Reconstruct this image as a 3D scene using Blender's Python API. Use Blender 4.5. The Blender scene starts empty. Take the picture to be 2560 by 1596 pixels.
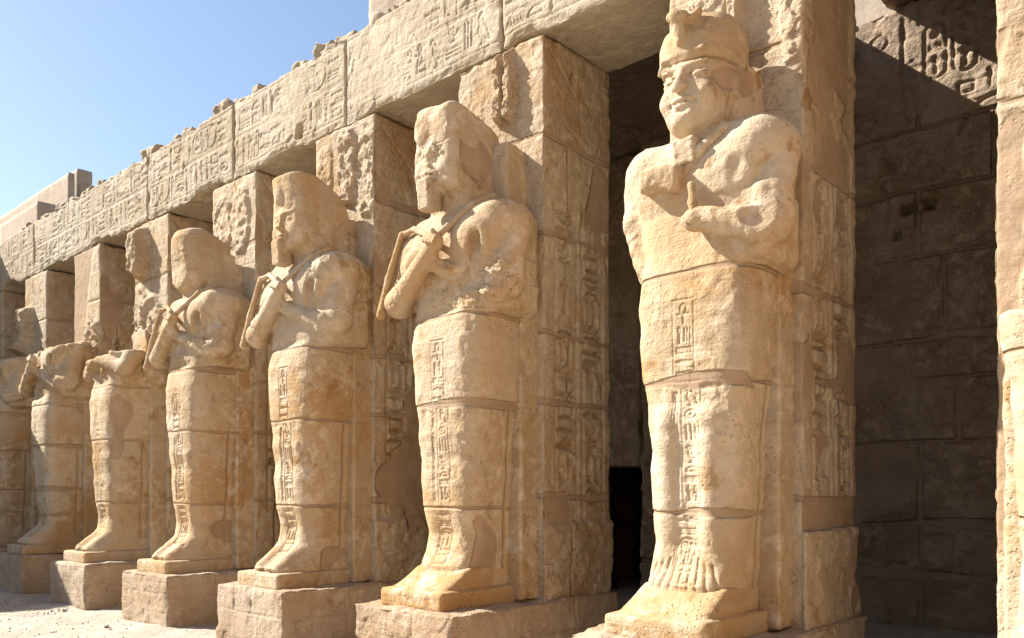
import bpy, math, time
import numpy as np
T0 = time.time()
f32 = np.float32

# ------------------------------------------------------------------ camera, sky, sun, exposure
scene = bpy.context.scene
cam_d = bpy.data.cameras.new("camera")
cam = bpy.data.objects.new("camera", cam_d)
scene.collection.objects.link(cam)
scene.camera = cam
cam.location = (0, 0, 1.6)
cam.rotation_euler = (math.radians(90), 0, math.radians(42.05))
cam_d.sensor_width = 36
cam_d.lens = 29.66
cam_d.shift_y = 0.171
cam_d.clip_end = 500

SUN = np.array([-1.0, -0.50, 0.92]); SUN = SUN / np.linalg.norm(SUN)      # towards the sun
elev = math.asin(SUN[2]); azim = math.atan2(SUN[0], SUN[1])               # azimuth from +Y towards +X
world = bpy.data.worlds.new("World"); scene.world = world
world.use_nodes = True
wn = world.node_tree.nodes; wl = world.node_tree.links
bg = wn['Background']
sky = wn.new('ShaderNodeTexSky'); sky.sky_type = 'NISHITA'; sky.sun_disc = False
sky.sun_elevation = elev; sky.sun_rotation = azim
sky.air_density = 1.0; sky.dust_density = 0.7; sky.ozone_density = 0.2; sky.altitude = 80
wl.new(sky.outputs[0], bg.inputs[0]); bg.inputs[1].default_value = 0.074

sun_d = bpy.data.lights.new("sun", 'SUN'); sun_d.energy = 5.0; sun_d.angle = math.radians(0.5)
sun_d.color = (1.0, 0.95, 0.875)
sun = bpy.data.objects.new("sun", sun_d); scene.collection.objects.link(sun)
from mathutils import Vector, Matrix
sun.rotation_euler = Vector(tuple(SUN)).to_track_quat('Z', 'Y').to_euler()
sun.location = (-20, -10, 20)
scene.view_settings.view_transform = 'Standard'
scene.view_settings.look = 'None'
scene.view_settings.exposure = 1.44
scene.view_settings.gamma = 1
scene.cycles.max_bounces = 8
scene.cycles.diffuse_bounces = 6

# ------------------------------------------------------------------ small tools
def tag(o, label=None, cat=None, group=None, kind=None):
    if label: o['label'] = label
    if cat: o['category'] = cat
    if group: o['group'] = group
    if kind: o['kind'] = kind
    return o
def empty(name, loc, label, cat, group=None):
    o = bpy.data.objects.new(name, None); scene.collection.objects.link(o)
    o.location = loc; o.empty_display_size = 0.3
    return tag(o, label, cat, group)
def mk_mesh(name, V, Q, mat, parent=None, loc=(0, 0, 0), attrs=None):
    me = bpy.data.meshes.new(name)
    V = np.ascontiguousarray(V, dtype=f32); Q = np.ascontiguousarray(Q, dtype=np.int32)
    me.vertices.add(len(V)); me.vertices.foreach_set('co', V.ravel())
    k = Q.shape[1]
    me.loops.add(Q.size); me.loops.foreach_set('vertex_index', Q.ravel())
    me.polygons.add(len(Q))
    me.polygons.foreach_set('loop_start', np.arange(len(Q), dtype=np.int32) * k)
    me.polygons.foreach_set('use_smooth', np.ones(len(Q), dtype=bool))
    me.update(calc_edges=True)
    for an, arr in (attrs or {}).items():
        a = me.attributes.new(an, 'FLOAT', 'POINT')
        a.data.foreach_set('value', np.ascontiguousarray(arr, dtype=f32))
    me.materials.append(mat)
    o = bpy.data.objects.new(name, me); scene.collection.objects.link(o)
    o.location = loc
    if parent: o.parent = parent
    return o

def h3(ix, iy, iz, s):
    h = (ix.astype(np.uint32) * np.uint32(374761393) + iy.astype(np.uint32) * np.uint32(668265263)
         + iz.astype(np.uint32) * np.uint32(2246822519) + np.uint32((s * 3266489917) & 0xffffffff))
    h = (h ^ (h >> np.uint32(13))) * np.uint32(1274126177)
    h = (h ^ (h >> np.uint32(15))) * np.uint32(2246822519)
    return ((h ^ (h >> np.uint32(16))) & np.uint32(0xffff)).astype(f32) / f32(32767.5) - f32(1)
def vn(P, fr, seed=0):
    """value noise -1..1 at points P (n,3); fr scalar or 3 vector"""
    p = (P * np.asarray(fr, dtype=f32)).astype(f32) + f32(seed * 7.31)
    i = np.floor(p); t = p - i; t = t * t * (3 - 2 * t); i = i.astype(np.int64)
    r = 0
    for dx in (0, 1):
        wx = t[:, 0] if dx else 1 - t[:, 0]
        for dy in (0, 1):
            wy = t[:, 1] if dy else 1 - t[:, 1]
            for dz in (0, 1):
                wz = t[:, 2] if dz else 1 - t[:, 2]
                r = r + wx * wy * wz * h3(i[:, 0] + dx, i[:, 1] + dy, i[:, 2] + dz, seed)
    return r
def fbm(P, fr, o=3, seed=0, g=0.5):
    a = 1.0; s = 0; n = 0; fr = np.asarray(fr, dtype=f32)
    for k in range(o):
        s = s + a * vn(P, fr * (2.03 ** k), seed + k * 11); n += a; a *= g
    return s / n
def facet(P, fr, seed=0):
    """angular chips: every jittered cell is a randomly tilted flat"""
    p = (P * fr).astype(f32); i = np.floor(p).astype(np.int64)
    best = np.full(len(P), 9.0, f32); out = np.zeros(len(P), f32)
    for dx in (-1, 0, 1):
        for dy in (-1, 0, 1):
            for dz in (-1, 0, 1):
                a, b, c = i[:, 0] + dx, i[:, 1] + dy, i[:, 2] + dz
                q = np.stack([a + .5 + .45 * h3(a, b, c, seed), b + .5 + .45 * h3(a, b, c, seed + 1), c + .5 + .45 * h3(a, b, c, seed + 2)], 1).astype(f32)
                r = p - q; d = (r * r).sum(1); m = d < best
                t = r[:, 0] * h3(a, b, c, seed + 3) + r[:, 1] * h3(a, b, c, seed + 4) + r[:, 2] * h3(a, b, c, seed + 5) + .5 * h3(a, b, c, seed + 6)
                best = np.where(m, d, best); out = np.where(m, t, out)
    return out
def sst(x, a, b):
    t = np.clip((x - a) / (b - a), 0, 1); return t * t * (3 - 2 * t)

# ------------------------------------------------------------------ relief rasters and hieroglyphs
class Relief:
    def __init__(s, u0, v0, u1, v1, res=0.006):
        s.u0, s.v0, s.res = u0, v0, res
        s.nu = int((u1 - u0) / res) + 2; s.nv = int((v1 - v0) / res) + 2
        s.H = np.zeros((s.nu, s.nv), f32)
    def win(s, us, vs, m):
        a = max(int((min(us) - m - s.u0) / s.res), 0); b = min(int((max(us) + m - s.u0) / s.res) + 2, s.nu)
        c = max(int((min(vs) - m - s.v0) / s.res), 0); d = min(int((max(vs) + m - s.v0) / s.res) + 2, s.nv)
        if a >= b or c >= d: return None
        U = (s.u0 + np.arange(a, b) * s.res)[:, None]; V = (s.v0 + np.arange(c, d) * s.res)[None, :]
        return (slice(a, b), slice(c, d)), U, V
    def stroke(s, pts, w=0.011, d=0.012):
        for (x0, y0), (x1, y1) in zip(pts[:-1], pts[1:]):
            r = s.win((x0, x1), (y0, y1), w * 2)
            if r is None: continue
            sl, U, V = r
            L = (x1 - x0) ** 2 + (y1 - y0) ** 2 + 1e-9
            t = np.clip(((U - x0) * (x1 - x0) + (V - y0) * (y1 - y0)) / L, 0, 1)
            D = np.hypot(U - x0 - t * (x1 - x0), V - y0 - t * (y1 - y0))
            h = d * (1 - sst(D, w * 0.45, w * 1.35))
            s.H[sl] = np.maximum(s.H[sl], h)
    def fill(s, pts, d=0.012):
        us = [p[0] for p in pts]; vs = [p[1] for p in pts]
        r = s.win(us, vs, 0.01)
        if r is None: return
        sl, U, V = r
        ins = np.zeros(np.broadcast(U, V).shape, bool)
        n = len(pts)
        for i in range(n):
            x0, y0 = pts[i]; x1, y1 = pts[(i + 1) % n]
            if y0 == y1: continue
            c = ((V >= min(y0, y1)) & (V < max(y0, y1))) & (U < (x1 - x0) * (V - y0) / (y1 - y0) + x0)
            ins ^= c
        s.H[sl] = np.maximum(s.H[sl], np.where(ins, d, 0))
    def blur(s, n=1):
        for _ in range(n):
            H = s.H
            H[1:-1] = (H[:-2] + 2 * H[1:-1] + H[2:]) / 4
            H[:, 1:-1] = (H[:, :-2] + 2 * H[:, 1:-1] + H[:, 2:]) / 4
    def at(s, u, v):
        x = np.clip((u - s.u0) / s.res, 0, s.nu - 1.001); y = np.clip((v - s.v0) / s.res, 0, s.nv - 1.001)
        i = x.astype(int); j = y.astype(int); a = x - i; b = y - j; H = s.H
        return H[i, j] * (1 - a) * (1 - b) + H[i + 1, j] * a * (1 - b) + H[i, j + 1] * (1 - a) * b + H[i + 1, j + 1] * a * b
def arc(cx, cy, rx, ry, a0=0, a1=360, n=14):
    return [(cx + rx * math.cos(math.radians(a0 + (a1 - a0) * k / n)), cy + ry * math.sin(math.radians(a0 + (a1 - a0) * k / n))) for k in range(n + 1)]
G = {
 'reed': [[(.5, 0), (.5, .75)], [(.5, .75), (.3, .9), (.35, 1), (.6, .85), (.62, .6), (.5, .5)]],
 'water': [[(0, .4), (.12, .62), (.25, .4), (.37, .62), (.5, .4), (.62, .62), (.75, .4), (.87, .62), (1, .4)]],
 'sun': [arc(.5, .5, .42, .42), arc(.5, .5, .08, .08, n=5)],
 'mouth': [arc(.5, .2, .58, .45, 30, 150), arc(.5, .8, .58, .45, 210, 330)],
 'eye': [arc(.5, .15, .6, .5, 32, 148), arc(.5, .8, .6, .45, 212, 328), arc(.5, .45, .12, .16, n=8), [(.75, .3), (1, .05)], [(.3, .9), (.6, 1), (.95, .85)]],
 'loaf': [arc(.5, .2, .42, .6, 0, 180), [(.08, .2), (.92, .2)]],
 'basket': [arc(.5, .8, .5, .7, 180, 360), [(0, .8), (1, .8)]],
 'ankh': [arc(.5, .77, .2, .22), [(.5, .55), (.5, 0)], [(.15, .5), (.85, .5)]],
 'house': [[(.1, .1), (.1, .85), (.9, .85), (.9, .1), (.65, .1)]],
 'stool': [[(.1, .1), (.9, .1), (.9, .9), (.1, .9), (.1, .1)]],
 'men': [[(0, .2), (1, .2), (1, .5), (0, .5), (0, .2)], [(.12, .5), (.12, .85)], [(.3, .5), (.3, .85)], [(.5, .5), (.5, .85)], [(.7, .5), (.7, .85)], [(.88, .5), (.88, .85)]],
 'cloth': [[(.3, 0), (.3, .9), (.45, 1), (.6, .9), (.6, .35)]],
 'flag': [[(.3, 0), (.3, 1), (.85, .8), (.3, .65)]],
 'was': [[(.4, .0), (.5, .9), (.2, .8), (.45, 1), (.7, .88)], [(.3, 0), (.4, .08), (.5, 0)]],
 'djed': [[(.4, 0), (.4, .6)], [(.6, 0), (.6, .6)], [(.2, .62), (.8, .62)], [(.2, .74), (.8, .74)], [(.2, .86), (.8, .86)], [(.25, .98), (.75, .98)], [(.2, 0), (.8, 0)]],
 'owl': [[(.2, .85), (.35, 1), (.55, .95), (.55, .75), (.35, .7), (.2, .85)], [(.25, .7), (.2, .4), (.45, .2), (.95, .05)], [(.55, .75), (.75, .5), (.95, .05)], [(.45, .2), (.45, 0), (.3, 0)], [(.58, .16), (.58, 0), (.72, 0)]],
 'bird': [[(.05, .8), (.2, .92), (.38, .85), (.4, .7), (.6, .5), (1, .2), (.7, .25), (.4, .25), (.22, .45), (.25, .7), (.05, .8)], [(.45, .25), (.42, 0), (.28, 0)], [(.58, .25), (.56, 0), (.7, 0)], [(.42, .5), (.7, .33)]],
 'man': [[(.3, .85), (.4, 1), (.55, .95), (.52, .8), (.4, .76), (.3, .85)], [(.42, .76), (.25, .45), (.2, .1), (.85, .1), (.8, .35), (.55, .4), (.6, .7), (.5, .78)], [(.35, .6), (.1, .7)], [(.55, .4), (.35, .3)]],
 'snake': [[(0, .3), (.15, .5), (.4, .35), (.7, .35), (1, .3)], [(.05, .4), (0, .65), (.1, .7)]],
 'leg': [[(.35, 1), (.4, .3), (.35, .1), (.95, .1)], [(.6, 1), (.6, .35), (.95, .2)]],
 'arm': [[(0, .35), (.8, .35), (.85, .6), (1, .6)], [(0, .55), (.6, .55), (.75, .62)]],
 'three': [[(.15, .1), (.15, .9)], [(.5, .1), (.5, .9)], [(.85, .1), (.85, .9)]],
 'bars': [[(0, .2), (1, .2)], [(0, .5), (1, .5)], [(0, .8), (1, .8)]],
 'ka': [[(.1, 1), (.1, .2), (.9, .2), (.9, 1)], [(.25, .9), (.25, .35), (.75, .35), (.75, .9)]],
 'feather': [[(.45, 0), (.45, .7), (.3, .95), (.55, 1), (.7, .8), (.6, .5), (.6, 0)]],
 'cross': [[(0, .45), (1, .55)], [(.3, .2), (.5, .5), (.62, 1)]],
 'throne': [[(.1, 0), (.1, .5), (.5, .5), (.5, 1), (.9, 1), (.9, 0), (.1, 0)]],
 'bee': [[(.1, .7), (.25, .8), (.4, .7), (.9, .35), (.6, .3), (.35, .5), (.1, .7)], [(.4, .7), (.6, 1), (.75, .9), (.5, .62)], [(.4, .5), (.3, .1)], [(.55, .4), (.5, .1)]],
 'sedge': [[(.5, 0), (.5, 1)], [(.5, .35), (.15, .7)], [(.5, .35), (.85, .7)], [(.5, .6), (.3, .95)], [(.3, 0), (.7, 0)]],
 'scarab': [arc(.5, .45, .28, .38), [(.3, .7), (.1, .95)], [(.7, .7), (.9, .95)], [(.25, .4), (.02, .3)], [(.75, .4), (.98, .3)], [(.22, .58), (.78, .58)]],
}
def glyph(R, g, x, y, w, h, sw=0.010, d=0.011):
    for pl in G[g]:
        R.stroke([(x + w * a, y + h * b) for a, b in pl], sw, d)
TALL = ['reed', 'cloth', 'flag', 'was', 'djed', 'owl', 'man', 'leg', 'feather', 'ankh', 'sedge', 'bird', 'three']
FLAT = ['water', 'mouth', 'loaf', 'basket', 'snake', 'arm', 'bars', 'men', 'eye', 'stool', 'house', 'sun']
def cart_h(R, x, y, w, h, rng, sw, d):
    r = h / 2
    R.stroke([(x + r, y), (x + w - r, y)], sw, d); R.stroke([(x + r, y + h), (x + w - r, y + h)], sw, d)
    R.stroke(arc(x + r, y + r, r, r, 90, 270), sw, d); R.stroke(arc(x + w - r, y + r, r, r, -90, 90), sw, d)
    R.stroke([(x + w + sw, y), (x + w + sw, y + h)], sw, d)
    u = x + r * 0.55
    for g in ('sun', 'owl', 'sedge', 'cloth', 'cloth', 'feather', 'water', 'man'):
        ww = h * (0.42 if g in TALL else 0.34)
        if u + ww > x + w - r * 0.3: break
        if g in TALL: glyph(R, g, u, y + h * .12, ww, h * .76, sw * .9, d)
        else:
            glyph(R, g, u, y + h * .55, ww, h * .3, sw * .9, d); glyph(R, FLAT[rng.integers(0, 5)], u, y + h * .15, ww, h * .3, sw * .9, d)
        u += ww + 0.025
def row(R, x0, x1, y, h, rng, seq=None, sw=0.010, d=0.011):
    u = x0; k = 0
    while u < x1 - 0.12:
        it = seq[k] if seq and k < len(seq) else None
        k += 1
        if it is None:
            r = rng.random()
            it = 'CART' if r < .07 else (TALL[rng.integers(len(TALL))] if r < .5 else 'STACK')
        if it == 'CART':
            w = h * 1.9
            if u + w > x1: break
            cart_h(R, u, y + h * .04, w, h * .92, rng, sw, d); u += w + 0.05; continue
        if it == 'STACK' or isinstance(it, tuple):
            lst = it if isinstance(it, tuple) else [FLAT[rng.integers(len(FLAT))] for _ in range(rng.integers(2, 4))]
            w = h * .62; n = len(lst)
            for q, g in enumerate(lst):
                glyph(R, g, u, y + h - h * (q + .93) / n, w, h / n * .8, sw, d)
            u += w + 0.035
        else:
            w = h * (.62 if it in ('owl', 'bird', 'man', 'bee', 'eye', 'stool', 'men') else .36)
            glyph(R, it, u, y + h * .04, w, h * .92, sw, d); u += w + 0.03
def column(R, x, w, y1, y0, rng, seq=None, sw=0.008, d=0.009, border=True):
    if border:
        R.stroke([(x, y1), (x, y0)], sw * .6, d * .7); R.stroke([(x + w, y1), (x + w, y0)], sw * .6, d * .7)
    v = y1; k = 0; m = w * .12; iw = w - 2 * m
    while v > y0 + w * .35:
        g = seq[k] if seq and k < len(seq) else None; k += 1
        if g is None:
            r = rng.random(); g = 'P' if r < .35 else (TALL + FLAT)[rng.integers(len(TALL) + len(FLAT))]
        if g == 'P':
            hh = w * .75
            glyph(R, TALL[rng.integers(len(TALL))], x + m, v - hh, iw * .5, hh * .92, sw, d)
            glyph(R, TALL[rng.integers(len(TALL))], x + m + iw * .5, v - hh, iw * .5, hh * .92, sw, d)
        elif g == 'C':
            hh = w * 1.9; r = w * .42; cx = x + w / 2
            if v - hh < y0: break
            R.stroke([(cx - r, v - r), (cx - r, v - hh + r * .6)], sw, d); R.stroke([(cx + r, v - r), (cx + r, v - hh + r * .6)], sw, d)
            R.stroke(arc(cx, v - r, r, r * .9, 0, 180), sw, d); R.stroke(arc(cx, v - hh + r * .6, r, r * .5, 180, 360), sw, d)
            R.stroke([(cx - r, v - hh + w * .04), (cx + r, v - hh + w * .04)], sw, d)
            glyph(R, 'sun', cx - r * .7, v - w * .52, r * .8, w * .34, sw, d); glyph(R, 'feather', cx, v - w * .95, r * .8, w * .7, sw, d)
            glyph(R, 'cloth', cx - r * .7, v - w * .98, r * .7, w * .42, sw, d)
            glyph(R, 'men', cx - r * .75, v - w * 1.24, r * 1.5, w * .22, sw, d); glyph(R, 'water', cx - r * .75, v - w * 1.5, r * 1.5, w * .22, sw, d)
        elif g in FLAT:
            hh = w * (.42 if g not in ('sun', 'stool', 'house') else .6)
            glyph(R, g, x + m, v - hh, iw, hh * .85, sw, d)
        else:
            hh = w * .95
            glyph(R, g, x + m, v - hh, iw, hh * .92, sw, d)
        v -= hh + w * .06

# ------------------------------------------------------------------ rough stone boxes
def axis(a, b, res):
    n = max(int(round((b - a) / res)), 1); return np.linspace(a, b, n + 1)
def rough_box(name, lo, hi, res, mat, parent=None, loc=(0, 0, 0), rnd=0.02, cb=None, chip=0.05, und=0.012, seed=1, rough=0.004, warp=None):
    res = res if hasattr(res, '__len__') else (res,) * 3
    ax = [axis(lo[i], hi[i], res[i]) for i in range(3)]
    n = [len(a) for a in ax]
    idm = np.full(n, -1, np.int32); quads = []
    surf = np.zeros(n, bool)
    for i in range(3):
        s = [slice(None)] * 3
        s[i] = 0; surf[tuple(s)] = True
        s[i] = -1; surf[tuple(s)] = True
    I = np.argwhere(surf); idm[surf] = np.arange(len(I))
    P = np.stack([ax[k][I[:, k]] for k in range(3)], 1)
    for i in range(3):
        for side in (0, -1):
            s = [slice(None)] * 3; s[i] = side
            A = idm[tuple(s)]
            q = np.stack([A[:-1, :-1], A[1:, :-1], A[1:, 1:], A[:-1, 1:]], -1).reshape(-1, 4)
            flip = (side == 0) ^ (i == 1)
            if flip: q = q[:, ::-1]
            quads.append(q)
    Q = np.concatenate(quads)
    lo = np.array(lo, float); hi = np.array(hi, float)
    q = np.clip(P, lo + rnd, hi - rnd)
    N = P - q; N /= np.linalg.norm(N, axis=1, keepdims=True) + 1e-9
    d = np.minimum(P - lo, hi - P); d.sort(axis=1); e = d[:, 1]
    S = q + rnd * N
    W = S + np.array([seed * 3.7, seed * 1.3, seed * 2.1])
    off = und * fbm(W, 1.6, 3, seed) + rough * fbm(W, 14, 3, seed + 5)
    if chip > 0 and len(P) < 260000:
        off = off + 1.3 * rough * facet(W, 6.5, seed + 31)
    if chip > 0:
        c = fbm(W, 3.5, 3, seed + 9)
        off = off + chip * np.clip(c - 0.02, 0, 1) * 2.2 * np.exp(-e / 0.05) + 0.35 * chip * np.exp(-e / 0.02) * (0.5 + fbm(W, 11, 2, seed + 3))
    att = {'mortar': np.zeros(len(P)), 'tone': np.zeros(len(P))}
    if cb is not None:
        r = cb(S, N, e)
        off = off * r.get('flat', 1.0) + r.get('off', 0)
        for k in att:
            if k in r: att[k] = r[k]
    S = S - N * off[:, None]
    if warp is not None: S = warp(S)
    return mk_mesh(name, S, Q, mat, parent, loc, att)

# ------------------------------------------------------------------ implicit (distance field) sculpting
def smin(a, b, k):
    h = np.clip(0.5 + 0.5 * (b - a) / k, 0, 1); return b + (a - b) * h - k * h * (1 - h)
class Vol:
    def __init__(s, lo, hi, h):
        s.h = h; s.lo = lo
        s.ax = [np.arange(lo[i], hi[i] + h, h).astype(f32) for i in range(3)]
        s.F = np.full([len(a) for a in s.ax], 1.0, f32)
    def sl(s, lo, hi, m):
        r = []
        for i in range(3):
            a = max(int(math.floor((lo[i] - m - s.lo[i]) / s.h)), 0); b = min(int(math.ceil((hi[i] + m - s.lo[i]) / s.h)) + 1, len(s.ax[i]))
            if a >= b: return None
            r.append(slice(a, b))
        return tuple(r)
    def grid(s, r):
        return s.ax[0][r[0]][:, None, None], s.ax[1][r[1]][None, :, None], s.ax[2][r[2]][None, None, :]
    def op(s, fn, lo, hi, k=0.02, sub=False, nz=0.0, nf=4.0, seed=1):
        r = s.sl(lo, hi, max(k, 0.02) * 1.5 + nz + 2 * s.h)
        if r is None: return
        X, Y, Z = s.grid(r)
        d = fn(X, Y, Z).astype(f32)
        if nz:
            d = d + nz * s.noise(r, nf, seed)
        F = s.F[r]
        if sub: s.F[r] = -smin(-F, d, k)
        else: s.F[r] = smin(F, d, k)
    def noise(s, r, f, seed):
        out = 0; a = 1.0; t = 0
        for o in range(3):
            ff = f * 2 ** o
            rng = np.random.default_rng(seed + o)
            dims = []; Ws = []
            for i in range(3):
                x = (s.ax[i][r[i]] - s.lo[i]) * ff
                n = int((s.ax[i][-1] - s.lo[i]) * ff) + 3
                j = np.floor(x).astype(int); q = x - j; q = q * q * (3 - 2 * q)
                Wm = np.zeros((len(x), n), f32); Wm[np.arange(len(x)), j] = 1 - q; Wm[np.arange(len(x)), j + 1] += q
                dims.append(n); Ws.append(Wm)
            L = rng.uniform(-1, 1, dims).astype(f32)
            T = np.tensordot(Ws[0], L, (1, 0)); T = np.tensordot(T, Ws[1], (1, 1)); T = np.tensordot(T, Ws[2], (1, 1))
            out = out + a * T; t += a; a *= 0.55
        return out / t
    # primitives
    def ell(s, c, r, k=0.03, sub=False, rot=0.0, **kw):
        m = max(r)
        def fn(X, Y, Z):
            x = X - c[0]; y = Y - c[1]; z = Z - c[2]
            if rot:
                ca, sa = math.cos(rot), math.sin(rot); x, z = x * ca + z * sa, -x * sa + z * ca
            k0 = np.sqrt((x / r[0]) ** 2 + (y / r[1]) ** 2 + (z / r[2]) ** 2)
            k1 = np.sqrt((x / r[0] ** 2) ** 2 + (y / r[1] ** 2) ** 2 + (z / r[2] ** 2) ** 2) + 1e-6
            return k0 * (k0 - 1) / k1
        mm = m if rot else None
        lo = [c[i] - (m if rot else r[i]) for i in range(3)]; hi = [c[i] + (m if rot else r[i]) for i in range(3)]
        s.op(fn, lo, hi, k, sub, **kw)
    def cap(s, a, b, ra, rb=None, k=0.03, sub=False, **kw):
        rb = ra if rb is None else rb
        a = np.array(a, f32); b = np.array(b, f32); ab = b - a; L = float(ab @ ab) + 1e-9
        def fn(X, Y, Z):
            t = np.clip(((X - a[0]) * ab[0] + (Y - a[1]) * ab[1] + (Z - a[2]) * ab[2]) / L, 0, 1)
            return np.sqrt((X - a[0] - t * ab[0]) ** 2 + (Y - a[1] - t * ab[1]) ** 2 + (Z - a[2] - t * ab[2]) ** 2) - (ra + (rb - ra) * t)
        m = max(ra, rb); s.op(fn, np.minimum(a, b) - m, np.maximum(a, b) + m, k, sub, **kw)
    def box(s, c, h, r=0.03, k=0.02, sub=False, tilt=None, **kw):
        """tilt: 3x3 rotation matrix local->world"""
        def fn(X, Y, Z):
            x = X - c[0]; y = Y - c[1]; z = Z - c[2]
            if tilt is not None:
                M = tilt; x, y, z = (x * M[0][0] + y * M[1][0] + z * M[2][0], x * M[0][1] + y * M[1][1] + z * M[2][1], x * M[0][2] + y * M[1][2] + z * M[2][2])
            qx = np.abs(x) - h[0] + r; qy = np.abs(y) - h[1] + r; qz = np.abs(z) - h[2] + r
            return np.sqrt(np.maximum(qx, 0) ** 2 + np.maximum(qy, 0) ** 2 + np.maximum(qz, 0) ** 2) + np.minimum(np.maximum(np.maximum(qx, qy), qz), 0) - r
        m = np.array(h, float) if tilt is None else np.full(3, float(np.linalg.norm(h)))
        s.op(fn, np.array(c) - m, np.array(c) + m, k, sub, **kw)
    def prof(s, tab, n=2.6, k=0.02, **kw):
        T = np.array(tab, f32)
        def fn(X, Y, Z):
            z = Z.ravel()
            w = np.interp(z, T[:, 0], T[:, 1]).astype(f32)[None, None, :]; yf = np.interp(z, T[:, 0], T[:, 2]).astype(f32)[None, None, :]
            yb = np.interp(z, T[:, 0], T[:, 3]).astype(f32)[None, None, :]
            yc = (yf + yb) / 2; hd = (yb - yf) / 2
            d = ((np.abs(X / w) ** n + np.abs((Y - yc) / hd) ** n) ** (1 / n) - 1) * np.minimum(w, hd)
            return np.maximum(d, np.maximum(T[0, 0] - Z, Z - T[-1, 0]))
        s.op(fn, (-T[:, 1].max(), T[:, 2].min(), T[0, 0]), (T[:, 1].max(), T[:, 3].max(), T[-1, 0]), k, **kw)
    def mesh(s):
        F = s.F.copy()
        F[0] = 1; F[-1] = 1; F[:, 0] = 1; F[:, -1] = 1; F[:, :, 0] = 1; F[:, :, -1] = 1
        S = F < 0
        nx, ny, nz = F.shape
        cnt = np.zeros((nx - 1, ny - 1, nz - 1), np.int8)
        for a in (0, 1):
            for b in (0, 1):
                for c in (0, 1):
                    cnt += S[a:nx - 1 + a, b:ny - 1 + b, c:nz - 1 + c]
        act = (cnt > 0) & (cnt < 8)
        I = np.argwhere(act); idm = np.full(act.shape, -1, np.int32); idm[act] = np.arange(len(I))
        corner = {}
        for a in (0, 1):
            for b in (0, 1):
                for c in (0, 1):
                    corner[(a, b, c)] = F[I[:, 0] + a, I[:, 1] + b, I[:, 2] + c]
        acc = np.zeros((len(I), 3), f32); num = np.zeros(len(I), f32)
        for p in corner:
            for i in range(3):
                if p[i]: continue
                q = list(p); q[i] = 1; q = tuple(q)
                f0, f1 = corner[p], corner[q]
                m = (f0 < 0) != (f1 < 0)
                t = np.where(m, f0 / np.where(m, f0 - f1, 1), 0)
                for j in range(3):
                    acc[:, j] += np.where(m, t if j == i else p[j], 0)
                num += m
        V = (I + acc / num[:, None]) * s.h + np.array(s.lo)
        Q = []
        for i in range(3):
            a = [slice(1, -1)] * 3; b = [slice(1, -1)] * 3
            a[i] = slice(0, -1); b[i] = slice(1, None)
            s0 = S[tuple(a)]; s1 = S[tuple(b)]
            E = np.argwhere(s0 != s1)
            if not len(E): continue
            inside0 = s0[E[:, 0], E[:, 1], E[:, 2]]
            G0 = E + 1; G0[:, i] -= 1
            j, k = (i + 1) % 3, (i + 2) % 3
            def cell(dj, dk):
                C = G0.copy(); C[:, j] += dj; C[:, k] += dk
                return idm[C[:, 0], C[:, 1], C[:, 2]]
            q = np.stack([cell(-1, -1), cell(0, -1), cell(0, 0), cell(-1, 0)], 1)
            q[~inside0] = q[~inside0][:, ::-1]
            Q.append(q)
        return V.astype(np.float64), np.concatenate(Q)

class Shift:
    def __init__(s, v, dx, dy): s.v = v; s.d = np.array([dx, dy, 0])
    def ell(s, c, r, **k): s.v.ell(tuple(np.array(c) + s.d), r, **k)
    def cap(s, a, b, ra, rb=None, **k): s.v.cap(np.array(a) + s.d, np.array(b) + s.d, ra, rb, **k)
    def box(s, c, h, r=0.03, **k): s.v.box(tuple(np.array(c) + s.d), h, r, **k)

def vnormals(V, Q):
    fn = np.cross(V[Q[:, 2]] - V[Q[:, 0]], V[Q[:, 3]] - V[Q[:, 1]])
    N = np.zeros_like(V)
    for k in range(4):
        for j in range(3):
            N[:, j] += np.bincount(Q[:, k], weights=fn[:, j], minlength=len(V))
    return N / (np.linalg.norm(N, axis=1, keepdims=True) + 1e-12)
def subdiv(V, Q, mask, k=2):
    A = V[Q[mask]]                                    # m,4,3
    t = np.linspace(0, 1, k + 1)
    U, W = np.meshgrid(t, t, indexing='ij')
    w = np.stack([(1 - U) * (1 - W), U * (1 - W), U * W, (1 - U) * W], -1)     # (k+1,k+1,4)
    P = np.einsum('abi,mij->mabj', w, A).reshape(-1, 3)
    keep = Q[~mask]
    allp = np.concatenate([V, P]); key = np.round(allp * 20000).astype(np.int64)
    _, idx, inv = np.unique(key, axis=0, return_index=True, return_inverse=True)
    inv = inv.ravel()
    m = mask.sum(); base = len(V) + np.arange(m)[:, None, None] * (k + 1) ** 2
    gi = np.arange((k + 1) ** 2).reshape(k + 1, k + 1)[None]
    g = base + gi
    q = np.stack([g[:, :-1, :-1], g[:, 1:, :-1], g[:, 1:, 1:], g[:, :-1, 1:]], -1).reshape(-1, 4)
    Qn = np.concatenate([keep, q]); Qn = inv[Qn]
    Vn = allp[idx]
    used = np.unique(Qn); rm = np.full(len(Vn), -1); rm[used] = np.arange(len(used))
    return Vn[used], rm[Qn]

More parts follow.
